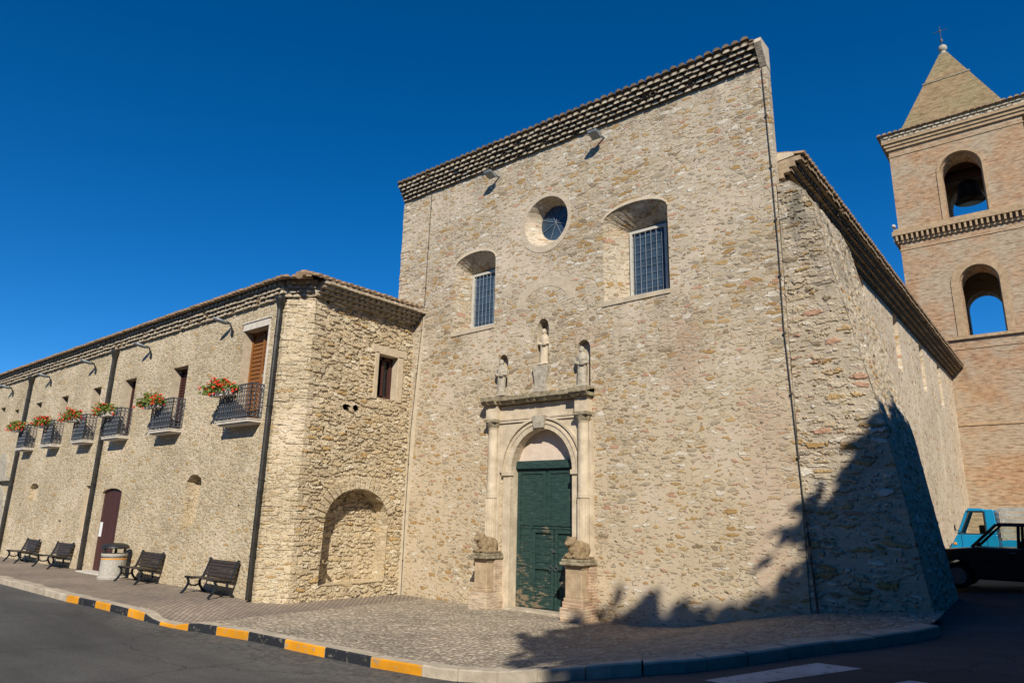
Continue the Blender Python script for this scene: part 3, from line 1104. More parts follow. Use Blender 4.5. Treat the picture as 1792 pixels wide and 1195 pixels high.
# portal
po = MB()
rim_in, rim_out = arch(-12.15, -10.10, 0, 3.55, 4.70, 20), arch(-12.38, -9.87, 0, 3.55, 4.92, 20)
po.box(-12.40, -12.15, 14.93, 14.999, -.05, 3.50)
po.box(-10.10, -9.86, 14.93, 14.999, -.05, 3.50)
a1, a2 = rim_in[2:], rim_out[2:]
for i in range(len(a1) - 1):
    po.hexa([PF(*a1[i], -.07), PF(*a2[i], -.07), PF(*a2[i + 1], -.07), PF(*a1[i + 1], -.07), PF(*a1[i], .02), PF(*a2[i], .02), PF(*a2[i + 1], .02), PF(*a1[i + 1], .02)])
portal = po.build('portal', 'stone', ch, bevel=.008)
mo = MB()
a3, a4 = arch(-12.44, -9.81, 0, 3.55, 4.97, 20)[2:], arch(-12.52, -9.74, 0, 3.55, 5.04, 20)[2:]
for i in range(len(a3) - 1):
    mo.hexa([PF(*a3[i], -.10), PF(*a4[i], -.10), PF(*a4[i + 1], -.10), PF(*a3[i + 1], -.10), PF(*a3[i], .01), PF(*a4[i], .01), PF(*a4[i + 1], .01), PF(*a3[i + 1], .01)])
a3, a4 = arch(-12.30, -9.95, 0, 3.55, 4.84, 20)[2:], arch(-12.34, -9.91, 0, 3.55, 4.88, 20)[2:]
for i in range(len(a3) - 1):
    mo.hexa([PF(*a3[i], -.095), PF(*a4[i], -.095), PF(*a4[i + 1], -.095), PF(*a3[i + 1], -.095), PF(*a3[i], -.06), PF(*a4[i], -.06), PF(*a4[i + 1], -.06), PF(*a3[i + 1], -.06)])
mo.build('arch_moulding', 'stone', portal)
sp_ = MB()      # flat masonry between arch and columns, and the frieze above
sp_.prism([(-12.62, 3.5), (-12.38, 3.55)] + [p for p in reversed(rim_out[2:])][1:] + [(-9.87, 3.5), (-9.63, 3.5), (-9.63, 5.42), (-12.92, 5.42), (-12.92, 3.5)], PF, -.035, .01)
sp_.build('spandrel', 'stone', portal)
ent = MB()
ent.box(-12.60, -9.90, 14.90, 14.97, 5.00, 5.05)
ent.box(-12.60, -9.90, 14.92, 14.97, 4.93, 5.00)
ent.build('string_course', 'stone', portal)
ks = MB()
ks.prism([(-11.31, 4.72), (-10.99, 4.72), (-10.93, 5.05), (-11.37, 5.05)], PF, -.15, -.04)
ks.build('keystone', 'statue', portal)
for u0, u1 in ((-12.44, -12.12), (-10.13, -9.82)):
    im = MB()
    im.box(u0, u1, 14.88, 15.05, 3.46, 3.58)
    im.build('impost', 'stone', portal, bevel=.01)
for cx, sgn in ((-12.78, -1), (-9.72, 1)):
    c_ = MB()
    c_.lathe([(.19, 1.40), (.19, 1.48), (.155, 1.55), (.15, 1.6), (.15, 2.86)], (cx, 14.90, 0), 18)
    c_.lathe([(.17, 2.86), (.165, 2.94), (.155, 3.0), (.14, 4.75), (.16, 4.80)], (cx, 14.90, 0), 18)
    c_.box(cx - .22, cx - .15, 14.93, 15.0, 1.4, 4.8)
    c_.box(cx + .15, cx + .24, 14.93, 15.0, 1.4, 4.8)
    for k in range(7):
        a_ = -PI / 2 + (k - 3) * .38
        c_.tube([(cx + .15 * math.cos(a_), 14.90 + .15 * math.sin(a_), 1.62), (cx + .15 * math.cos(a_), 14.90 + .15 * math.sin(a_), 2.84)], .018, 5)
    c_.box(cx - .20, cx + .20, 14.78, 15.0, 5.04, 5.44)
    col_ = c_.build('column', 'stone', portal, smooth=False)
    k_ = MB()
    k_.box(cx - .21, cx + .21, 14.70, 15.0, 4.96, 5.04)
    k_.lathe([(.15, 4.80), (.20, 4.96)], (cx, 14.90, 0), 14)
    k_.build('capital', 'stone_dark', col_)
co_ = MB()


def ledge(b, x0, x1, y0, z0, z1, seed):
    r_ = random.Random(seed)
    n_ = int((x1 - x0) / .12)
    for i in range(n_):
        a_, e_ = x0 + (x1 - x0) * i / n_, x0 + (x1 - x0) * (i + 1) / n_
        y_ = y0 + r_.uniform(-.012, .03)
        t_ = z1 + r_.uniform(-.015, .012)
        b.hexa([(a_, y_ + .10, z0), (e_, y_ + .10, z0), (e_, 15.0, z0), (a_, 15.0, z0), (a_, y_ + .02, z0 + .09), (e_, y_ + .02, z0 + .09), (e_, 15.0, t_), (a_, 15.0, t_)])
        b.hexa([(a_, y_, z0 + .09), (e_, y_, z0 + .09), (e_, 14.99, z0 + .09), (a_, 14.99, z0 + .09), (a_, y_, t_), (e_, y_, t_), (e_, 14.99, t_ + .03), (a_, 14.99, t_ + .03)])


ledge(co_, -12.55, -9.98, 14.68, 5.45, 5.66, 1)
ledge(co_, -13.06, -12.55, 14.56, 5.45, 5.66, 2)
ledge(co_, -9.98, -9.44, 14.56, 5.45, 5.66, 3)
co_.build('cornice', 'stone_dark', portal, fix=False)
ty = MB()
ty.prism(arch(-12.14, -10.11, 3.86, 3.88, 4.69, 18), PF, .27, .34)
ty.build('tympanum', 'tymp', portal)
st = MB()
st.box(-12.25, -10.0, 14.80, 15.36, -.2, .05)
st.build('threshold', 'kerb', portal, bevel=.01)
# door
do = MB()
do.box(-12.16, -10.09, 15.27, 15.33, 0.05, 3.66)
door = do.build('door', 'green', ch)
pn = MB()
for (u0, u1, v0, v1) in ((-12.10, -11.66, 2.30, 3.55), (-11.60, -11.17, 2.30, 3.55), (-11.09, -10.64, 2.30, 3.55), (-10.58, -10.15, 2.30, 3.55)):
    pass
for (u0, u1, v0, v1) in ((-12.12, -11.16, 2.15, 3.62), (-11.10, -10.14, 2.15, 3.62)):
    t = .10
    for q in (rect(u0, u0 + t, v0, v1), rect(u1 - t, u1, v0, v1), rect(u0 + t, u1 - t, v1 - t, v1), rect(u0 + t, u1 - t, v0, v0 + t)):
        pn.prism(q, PF, .245, .268)
pn.prism(rect(-12.12, -12.02, .06, 2.15), PF, .245, .268)
pn.prism(rect(-11.68, -11.58, .06, 2.15), PF, .24, .268)
pn.prism(rect(-12.02, -11.68, .06, .2), PF, .245, .268)
for k in range(9):
    zz = .30 + k * .2
    pn.prism(rect(-12.02, -11.68, zz + .185, zz + .20), PF, .258, .268)
pn.build('door_panel', 'green', door)
lb = MB()
lb.box(-12.14, -10.11, 15.16, 15.27, 3.66, 3.87)
lb.build('lintel_beam', 'green', door)
wk = MB()
for (u0, u1) in ((-11.56, -10.87), (-10.83, -10.13)):
    t = .085
    for q in (rect(u0, u0 + t, .08, 2.06), rect(u1 - t, u1, .08, 2.06), rect(u0 + t, u1 - t, 1.97, 2.06), rect(u0 + t, u1 - t, .08, .2), rect(u0 + t, u1 - t, 1.05, 1.13)):
        wk.prism(q, PF, .215, .266)
    for k in range(9):
        zz = .2 + k * .205
        wk.prism(rect(u0 + t, u1 - t, zz + .19, zz + .2), PF, .255, .266)
wk.prism(rect(-11.60, -10.12, 2.075, 2.12), PF, .20, .268)
wicket = wk.build('wicket_door', 'green', door)
for sx in (-1, 1):
    hn = MB()
    cx = -10.85 + sx * .09
    ring = [(cx + .055 * math.cos(2 * PI * k / 12), 15.19, 1.08 + .055 * math.sin(2 * PI * k / 12)) for k in range(13)]
    hn.tube(ring, .012, 5)
    hn.box(cx - .02, cx + .02, 15.175, 15.22, 1.12, 1.18)
    hn.build('handle', 'iron', wicket)
hn = MB()
hn.box(-10.90, -10.80, 15.185, 15.215, 1.48, 1.53)
hn.build('latch', 'iron', wicket)


# pedestals, lions, statues
def pedestal(cx, w_, label):
    t = thing('pedestal', label, 'pedestal', (cx, 14.65, g(cx, 14.6)), 'stone pedestals beside the church door')
    b = MB()
    z0 = g(cx, 14.6) - .15
    b.box(cx - w_ / 2 - .06, cx + w_ / 2 + .06, 14.24, 14.94, z0, .30)
    b.box(cx - w_ / 2 - .02, cx + w_ / 2 + .02, 14.29, 14.94, .30, .44)
    b.box(cx - w_ / 2 + .02, cx + w_ / 2 + .015, 14.62, 14.96, .44, 1.27)
    b.build('brick_base', 'brick_red', t, bevel=.012)
    b = MB()
    b.box(cx - w_ / 2, cx + w_ / 2, 14.32, 14.61, .44, .52)
    b.box(cx - w_ / 2 + .03, cx + w_ / 2 - .03, 14.345, 14.61, .52, 1.18)
    b.box(cx - w_ / 2 + .01, cx + w_ / 2 - .01, 14.325, 14.61, 1.18, 1.27)
    b.build('dado', 'dado', t, bevel=.015)
    b = MB()
    b.box(cx - w_ / 2 - .06, cx + w_ / 2 + .06, 14.22, 14.93, 1.27, 1.34)
    b.box(cx - w_ / 2 - .03, cx + w_ / 2 + .03, 14.26, 14.93, 1.34, 1.41)
    b.build('cap_stone', 'stone_dark', t, bevel=.015)


pedestal(-12.62, .50, 'stone pedestal on a brick base left of the green church door')
pedestal(-9.66, .54, 'stone pedestal on a brick base right of the green church door')


def remesh(o, vox, sm=3):
    r = o.modifiers.new('merge', 'REMESH')
    r.mode = 'VOXEL'
    r.voxel_size = vox
    r.use_smooth_shade = True
    s = o.modifiers.new('smooth', 'SMOOTH')
    s.iterations = sm
    s.factor = 0.6


def lion(cx, label, tilt):
    b = MB()
    z = 1.42
    x = cx - .06
    b.ell((x + .02, 14.66, z + .24), (.20, .30, .23))                # body
    b.ell((x + .04, 14.82, z + .22), (.23, .16, .23))                # haunch
    b.ell((x - .02, 14.45, z + .30), (.185, .17, .25))               # chest and mane
    b.ell((x - .05, 14.36, z + .43), (.165, .15, .145))              # head
    b.ell((x - .07, 14.23, z + .39), (.09, .10, .075))               # muzzle
    b.ell((x - .17, 14.40, z + .54), (.04, .035, .05))
    b.ell((x + .06, 14.40, z + .54), (.04, .035, .05))
    for s in (-1, 1):
        b.ell((x + s * .13, 14.34, z + .07), (.065, .17, .075))      # fore paws
        b.ell((x + s * .13, 14.45, z + .16), (.07, .08, .16))
        b.ell((x + s * .17, 14.70, z + .08), (.07, .20, .085))       # hind legs
    b.box(cx - .32, cx + .30, 14.26, 14.92, z - .005, z + .05)
    b.v = [(cx + (v[0] - cx) * .88, 14.6 + (v[1] - 14.6) * .9, 1.415 + (v[2] - 1.415) * .88) for v in b.v]
    o = b.build('lion_statue', 'lionstone', smooth=True)
    remesh(o, .017, 1)
    tag(o, label, 'statue', 'worn stone lions at the portal')
    return o


lion(-12.62, 'worn stone lion crouching on the pedestal left of the green door', 0)
lion(-9.66, 'worn stone lion crouching on the pedestal right of the green door', 1)


def saint(cx, z0, h, y, label, mat_, broken=False, lean=0):
    b = MB()
    s = h / 1.1
    b.lathe([(.15, 0), (.155, .05), (.135, .10), (.13, .35), (.14, .55), (.155, .72), (.16, .80), (.10, .90), (.055, .93)], (cx, y, z0), 18, sx=s, sy=s * .8)
    for i in range(len(b.v)):
        v = b.v[i]
        b.v[i] = (v[0], v[1], z0 + (v[2] - z0) * s)
    if not broken:
        b.ell((cx, y - .02, z0 + 1.0 * s), (.075 * s, .085 * s, .10 * s))
        b.ell((cx - .01, y - .09 * s, z0 + .98 * s), (.02, .02, .03))
    for sx in (-1, 1):
        b.tube([(cx + sx * .155 * s, y, z0 + .82 * s), (cx + sx * .19 * s, y - .03, z0 + .62 * s), (cx + sx * .05 * s, y - .15 * s, z0 + .62 * s)], [.055 * s, .05 * s, .04 * s], 8)
    for k in range(7):
        a_ = -PI / 2 + (k - 3) * .36
        b.tube([(cx + .135 * s * math.cos(a_), y + .108 * s * math.sin(a_), z0 + .04), (cx + .115 * s * math.cos(a_ + .1), y + .10 * s * math.sin(a_ + .1), z0 + .55 * s)], .02 * s, 5)
    b.box(cx + .02 * s, cx + .13 * s, y - .17 * s, y - .08 * s, z0 + .56 * s, z0 + .74 * s)
    b.box(cx - .17, cx + .17, y - .12, y + .13, z0 - .01, z0 + .04)
    o = b.build('saint_statue', mat_, smooth=True)
    remesh(o, .0125, 1)
    tag(o, label, 'statue', 'small statues above the portal')


saint(-12.55, 5.72, 1.08, 14.93, 'small robed stone statue over the left end of the portal cornice', 'statue')
saint(-9.77, 5.72, 1.10, 14.93, 'small robed stone statue over the right end of the portal cornice', 'statue')
saint(-11.13, 6.50, 1.05, 15.08, 'eroded stone statue in the tall central niche above the portal', 'stone')
mb = MB()      # bracket pedestal under the central figure
mb.prism([(-11.40, 5.70), (-10.88, 5.70), (-10.95, 5.95), (-10.90, 6.25), (-10.86, 6.45), (-11.42, 6.45), (-11.36, 6.2), (-11.32, 5.95)], PF, -.13, .02)
mb.build('niche_bracket', 'statue', portal, bevel=.02)


# ---------------------------------------------------------------- wing
wg = thing('convent_wing', 'long two storey cream rubble building with balconies left of the church', 'building', (-30, 12, 0))
BAL = [(-18.48, 1.34, 1.75, 7.66), (-23.02, 1.06, 1.5, 7.03), (-26.9, 1.0, 1.32, 7.03), (-29.97, .84, 1.2, 7.01), (-33.38, .84, 1.14, 6.97), (-36.55, .78, 1.06, 6.96)]
holes = [dict(poly=rect(c - w_ / 2, c + w_ / 2, 4.86, zt), depth=.36, mr=1) for c, w_, bw, zt in BAL]
holes += [dict(poly=rect(-39.9, -39.25, 5.2, 6.87), depth=.36, mr=1), dict(poly=rect(-42.2, -41.4, 4.86, 7.15), depth=.36, mr=1)]
holes.append(dict(poly=arch(-27.78, -26.12, -.1, 2.86, 3.04, 10), depth=.14, mr=1))
holes.append(dict(poly=[(-21.58, 1.72), (-21.2, 1.78), (-20.8, 1.95), (-20.66, 2.2)] + arch(-21.52, -20.58, 1.7, 3.1, 3.42, 10, .015)[2:], depth=.34, mr=0, mb=0))
holes.append(dict(poly=arch(-35.6, -34.5, 2.62, 3.02, 3.32, 10, .015), depth=.22, mr=0, mb=1))
holes.append(dict(poly=rect(-31.66, -31.34, 1.33, 1.84), depth=.15, mr=1, mb=1))
holes.append(dict(poly=rect(-29.40, -28.62, 1.5, 3.15), depth=.12, mr=1, mb=1))
holes.append(dict(poly=arch(-41.2, -38.7, -.1, 2.0, 3.0, 14), depth=.3, mr=2))
for u_, v_ in ((-17.9, 6.1), (-17.75, 3.0), (-19.9, 5.6), (-20.3, 5.3), (-22.0, 4.6), (-25.0, 4.0), (-20.6, 4.5), (-18.4, 2.4)):
    holes.append(dict(poly=rect(u_, u_ + .09, v_, v_ + .12), depth=.2, mr=0, mb=3))
mb = MB()
wall(mb, PW, [(-62, -.4), (-17.0, -.4), (-17.0, 8.5), (-62, 8.5)], holes, rim=.5)
wall(mb, lambda u, v, d: (-17.0 + u * .5 - d * .76, 10.5 + u * .65 + d * .6, v), rect(0, 1, -.4, 8.62), [])
mb.build('front_wall', ['wing', 'reveal', 'stone', 'black'], wg, fix=False)

holes = [dict(poly=rect(13.60, 14.38, 5.86, 7.24), depth=.34, mr=1)]
holes.append(dict(poly=arch(12.05, 14.42, .42, 2.05, 3.06, 18, .04, 4), depth=.58, mr=0))
for yy in (12.48, 12.85):
    holes.append(dict(poly=circ(yy, 5.40, .105, 14), depth=.25, mr=2, mb=2))
for u_, v_, a_, b_ in ((11.50, 8.28, .10, .18), (13.15, 8.40, .07, .16), (12.05, 7.30, .12, .12), (12.75, 7.02, .08, .14), (11.55, 6.1, .08, .12), (14.5, 6.75, .08, .15),
                       (11.75, 4.55, .10, .2), (12.55, 4.62, .08, .1), (14.52, 5.35, .07, .12), (13.85, 4.55, .06, .1), (11.9, 3.9, .08, .1), (13.3, 7.55, .06, .08), (12.2, 1.0, .1, .08)):
    holes.append(dict(poly=rect(u_, u_ + a_, v_, v_ + b_), depth=.16, mr=0, mb=2))
mb = MB()
wall(mb, PR, [(11.12, -.45), (15.02, -.45), (15.02, 8.75), (11.12, 8.75)], holes, grid=.03)
wall(mb, lambda u, v, d: PR(u, v, d + .53), rect(11.9, 14.6, .3, 3.2), [], grid=.035)
o = mb.build('side_wall', ['wing_side', 'reveal', 'black', 'wing'], wg, fix=False)
# dressed surround of the small window and its frame
mb = MB()
for q in (rect(14.38, 14.62, 5.80, 7.30), rect(13.44, 13.60, 5.80, 7.30), rect(13.30, 14.75, 7.24, 7.50)):
    mb.prism(q, PR, -.035, .03)
mb.build('window_surround', 'surround', wg, bevel=.015)
mb = MB()
mb.box(-16.86, -16.83, 13.60, 14.38, 5.86, 7.24)
wn = mb.build('window', 'carglass', wg)
mb = MB()
for q in (rect(13.60, 13.70, 5.86, 7.24), rect(14.26, 14.38, 5.86, 7.24), rect(13.95, 14.03, 5.86, 7.24), rect(13.7, 14.26, 5.86, 5.98), rect(13.7, 14.26, 7.12, 7.24)):
    mb.prism(q, PR, .25, .328)
mb.build('frame', 'redbrown', wn)
# voussoirs round the blind arch
mb = MB()
n = 22
ai, ao = arch(12.05, 14.42, .42, 2.05, 3.06, n)[2:], arch(11.72, 14.72, .42, 2.05, 3.42, n)[2:]
for i in range(2, len(ai) - 2):
    a_, b_, c_, d_ = Vector(ai[i]), Vector(ao[i]), Vector(ao[i + 1]), Vector(ai[i + 1])
    f_ = rr.uniform(.03, .06)
    a_, b_, c_, d_ = a_.lerp(d_, .06), b_.lerp(c_, .06) * 1, c_.lerp(b_, .06), d_.lerp(a_, .06)
    mb.hexa([PR(*a_, -f_), PR(*b_, -f_), PR(*c_, -f_), PR(*d_, -f_), PR(*a_, .05), PR(*b_, .05), PR(*c_, .05), PR(*d_, .05)])
mb.build('arch_voussoirs', 'wing', wg, bevel=.012)

def quoins(name, mat_, parent, z0, z1, place, seed):
    r_ = random.Random(seed)
    b = MB()
    z = z0
    k = 0
    while z < z1:
        h = r_.uniform(.10, .26)
        la, lb = (r_.uniform(.28, .5), r_.uniform(.12, .22)) if k % 2 else (r_.uniform(.12, .22), r_.uniform(.28, .5))
        pr = r_.uniform(.006, .022)
        pts = place(la, lb, pr)
        j = lambda: r_.uniform(-.012, .012)
        lo = [(x + j(), y + j(), z + .008 + j()) for x, y in pts]
        hi = [(x + j(), y + j(), min(z1, z + h) - .008 + j() * .5) for x, y in pts]
        n = len(pts)
        b.add(lo + hi, [tuple(range(n - 1, -1, -1)), tuple(range(n, 2 * n))] + [(i, (i + 1) % n, n + (i + 1) % n, n + i) for i in range(n)])
        z += h
        k += 1
    b.build(name, mat_, parent, bevel=.014)


def cornerat(c, da, db):
    c, da, db = Vector(c), Vector(da).normalized(), Vector(db).normalized()

    def place(la, lb, pr):
        o = -(da + db).normalized() * pr * 1.4
        na = Vector((da.y, -da.x))
        if na.dot(db) > 0:
            na = -na
        nb = Vector((db.y, -db.x))
        if nb.dot(da) > 0:
            nb = -nb
        a0 = c + da * la
        b0 = c + db * lb
        q = [c + o, a0 + na * pr, a0 - na * .08, c + (da + db) * .08, b0 - nb * .08, b0 + nb * pr]
        return [(v.x, v.y) for v in q]
    return place


quoins('quoins', 'wing', wg, -.1, 8.2, cornerat((-17.0, 10.5), (-1, 0), (.5, .65)), 31)
quoins('quoins', 'wing', wg, -.15, 8.4, cornerat((-16.5, 11.14), (-.5, -.65), (0, 1)), 32)
quoins('quoins', 'facade', ch, 9.4, 13.15, cornerat((-17.38, 15.0), (0, 1), (1, 0)), 33)

# eaves
mb = MB()
corbel_rows(mb, (-62, 10.5, 8.30), (-17.0, 10.5, 8.36), (0, -1, 0), 4, sp=.235, zr=.112, w0=.05, dw=.055, seed=6, rim=.82)
corbel_rows(mb, (-17.05, 10.48, 8.36), (-16.5, 11.15, 8.46), (.79, -.61, 0), 4, sp=.20, zr=.112, w0=.05, dw=.055, seed=7, rim=.82)
corbel_rows(mb, (-16.5, 11.05, 8.46), (-16.5, 15.0, 8.50), (1, 0, 0), 4, sp=.215, zr=.10, w0=.04, dw=.13, seed=8)
mb.build('eaves_cornice', ['tile_pale', 'grout'], wg, fix=False)
mb = MB()
sl = .36
tile_sheet(mb, (-62, 10.10, 8.73), (-16.6, 10.10, 8.80), (0, 1, .22), lambda t: (0, 5.0 if t < 40.5 else max(.2, (45.4 - t) * 1.02)), .22, seed=5)
tile_sheet(mb, (-16.66, 10.08, 8.78), (-16.02, 10.84, 8.86), (-.78, .62, .22), lambda t: (0, .8), .2, seed=9)
tile_sheet(mb, (-15.96, 10.72, 8.86), (-15.96, 15.0, 8.92), (-1, 0, sl), lambda t: (0, .9 + t * .25), .22, seed=6)
hp = [(-16.3, 10.4, 8.95), (-16.8, 11.0, 9.22), (-17.4, 13.0, 9.42), (-17.9, 15.0, 9.62)]
for i in range(9):
    a_, b_ = Vector(hp[0]).lerp(Vector(hp[1]), i / 9), Vector(hp[0]).lerp(Vector(hp[1]), (i + 1.15) / 9)
mb.add([(-16.8, 10.9, 9.1), (-16.85, 15.0, 9.2), (-20, 15.0, 9.25), (-20, 12, 9.1)], [(0, 1, 2, 3)])
mb.tube([(-16.3, 10.35, 8.86), (-16.75, 11.0, 9.14), (-17.1, 12.9, 9.30), (-17.4, 15.0, 9.46)], .11, 8)
mb.build('roof', 'tile', wg, fix=False)
mb = MB()
mb.box(-62, -17.4, 19.6, 20, -.4, 8.9)
mb.box(-62, -61.7, 10.6, 19.6, -.4, 8.9)
mb.build('rear_wall', 'wing', wg)

# downpipes
for xx, zt, zb in ((-17.14, 8.22, .12), (-28.45, 8.18, .1), (-37.85, 8.15, .1)):
    t_ = MB()
    t_.tube([(xx, 10.38, zt), (xx, 10.38, zb)], .072, 10)
    for zz in (1.2, 3.2, 5.2, 7.2):
        t_.tube([(xx, 10.38, zz - .02), (xx, 10.38, zz + .02)], .086, 10)
        t_.box(xx - .015, xx + .015, 10.38, 10.52, zz - .012, zz + .012)
    p_ = t_.build('downpipe', 'pipe', wg, smooth=False)
    t_ = MB()
    t_.lathe([(.075, -.28), (.09, -.2), (.16, .02), (.165, .10)], (xx, 10.38, zt + .05), 12)
    t_.build('hopper', 'pipe', p_)

# balconies with french doors
ORN = random.Random(11)


def balcony(cx, w_, ow, zt, idx):
    y0 = 10.5
    dep = .42
    xl, xr = cx - w_ / 2 - .05, cx + w_ / 2 - .05
    s_ = MB()
    s_.box(xl, xr, y0 - dep, y0 + .02, 4.77, 4.84)
    s_.box(xl + .05, xr - .05, y0 - dep + .06, y0 + .02, 4.73, 4.77)
    s_.box(xl - .015, xr + .015, y0 - dep - .02, y0 + .02, 4.84, 4.87)
    root = s_.build('balcony', 'slab', wg, bevel=.01)
    r_ = MB()
    zb, zr_ = 4.93, 5.86
    yf = y0 - dep + .03
    path = [(xl + .03, y0, 0), (xl + .03, yf, 0), (xr - .03, yf, 0), (xr - .03, y0, 0)]
    for z in (zb, zr_, zr_ - .14, zb + .12):
        r_.tube([(p[0], p[1], z) for p in path], .016 if z in (zb, zr_) else .011, 5)
    for a, b in zip(path[:-1], path[1:]):
        a, b = Vector(a), Vector(b)
        L = (b - a).length
        n_ = max(3, int(L / .115))
        d_ = (b - a).normalized()
        for k in range(n_ + 1):
            p = a + d_ * (L * k / n_)
            r_.tube([(p.x, p.y, zb), (p.x, p.y, zr_)], .011 if 0 < k < n_ else .018, 5)
            if k < n_:
                c = a + d_ * (L * (k + .5) / n_)
                for zz, rad in ((zb + .06, .045), (zb + .25, .05), (zb + .39, .05), (zb + .53, .05), (zb + .67, .05), (zr_ - .07, .05)):
                    ring = [(c.x + d_.x * rad * math.cos(2 * PI * q / 8), c.y + d_.y * rad * math.cos(2 * PI * q / 8), zz + rad * 1.2 * math.sin(2 * PI * q / 8)) for q in range(9)]
                    r_.tube(ring, .009, 4, caps=False)
    r_.build('railing', 'iron', root, fix=False)
    d = MB()
    d.box(cx - ow / 2 - .01, cx + ow / 2 + .01, 10.84, 10.88, 4.86, zt + .01)
    door_ = d.build('balcony_door', 'brown_wood' if idx == 0 else 'redbrown', wg)
    d = MB()
    for q in (rect(cx - ow / 2, cx - ow / 2 + .07, 4.86, zt), rect(cx + ow / 2 - .07, cx + ow / 2, 4.86, zt), rect(cx - .04, cx + .04, 4.86, zt), rect(cx - ow / 2 + .07, cx + ow / 2 - .07, zt - .09, zt)):
        d.prism(q, PW, .29, .338)
    for k in range(20):
        zz = 4.95 + (zt - 5.1) * k / 20
        d.prism(rect(cx - ow / 2 + .07, cx + ow / 2 - .07, zz, zz + .05), PW, .315, .338)
    d.build('shutter', 'brown_wood' if idx == 0 else 'redbrown', door_)


for i, (c, ow, bw, zt) in enumerate(BAL):
    balcony(c, bw, ow, zt, i)
for u0, u1, z0, zt in ((-39.9, -39.25, 5.2, 6.87), (-42.2, -41.4, 4.86, 7.15)):
    d = MB()
    d.box(u0 - .01, u1 + .01, 10.84, 10.88, z0 - .01, zt + .01)
    d.build('window', 'redbrown', wg)
mb = MB()
mb.prism(rect(-19.20, -17.74, 7.66, 7.88), PW, -.03, .03)
mb.prism(rect(-19.24, -17.70, 7.88, 7.92), PW, -.06, .03)
mb.prism(rect(-17.80, -17.72, 4.9, 7.66), PW, -.02, .03)
mb.build('door_lintel', 'slab', wg, bevel=.008)

# dark plank door with a sheet of paper
mb = MB()
mb.prism(arch(-27.80, -26.10, .1, 2.86, 3.04, 10), PW, .11, .15)
pd = mb.build('plank_door', 'redbrown', wg)
mb = MB()
for k in range(8):
    u_ = -27.78 + k * 1.66 / 8
    mb.prism(rect(u_ + .012, u_ + 1.66 / 8 - .012, .12, 2.84), PW, .085, .112)
mb.build('plank', 'redbrown', pd)
mb = MB()
mb.prism(rect(-27.72, -27.50, 1.35, 1.85), PW, .075, .083)
mb.build('paper_notice', 'paper', pd)
mb = MB()
mb.box(-27.95, -26.0, 10.1, 10.66, -.1, .19)
mb.build('doorstep', 'slab', wg, bevel=.01)

# far doorway with its pale stone surround
fp = MB()
a1, a2 = arch(-41.2, -38.7, -.1, 2.0, 3.0, 14), arch(-41.7, -38.25, -.1, 2.0, 3.35, 14)
fp.box(-41.9, -41.2, 10.38, 10.499, -.1, 2.0)
fp.box(-38.7, -38.0, 10.38, 10.499, -.1, 2.0)
for i in range(2, len(a1) - 1):
    fp.hexa([PW(*a1[i], -.12), PW(*a2[i], -.12), PW(*a2[i + 1], -.12), PW(*a1[i + 1], -.12), PW(*a1[i], .0), PW(*a2[i], .0), PW(*a2[i + 1], .0), PW(*a1[i + 1], .0)])
fp.box(-41.9, -38.0, 10.43, 10.499, 3.36, 3.45)
fp.box(-42.1, -37.9, 10.25, 10.499, 3.45, 3.60)
fp.prism([(-40.6, 3.6), (-38.9, 3.6), (-39.0, 4.3), (-39.5, 4.75), (-40.0, 4.75), (-40.5, 4.3)], PW, -.12, .01)
fpo = fp.build('portal', 'statue', wg, bevel=.01)
mb = MB()
mb.prism(arch(-41.2, -38.7, -.1, 2.0, 3.0, 14), PW, .28, .31)
mb.build('door', 'red_door', fpo)

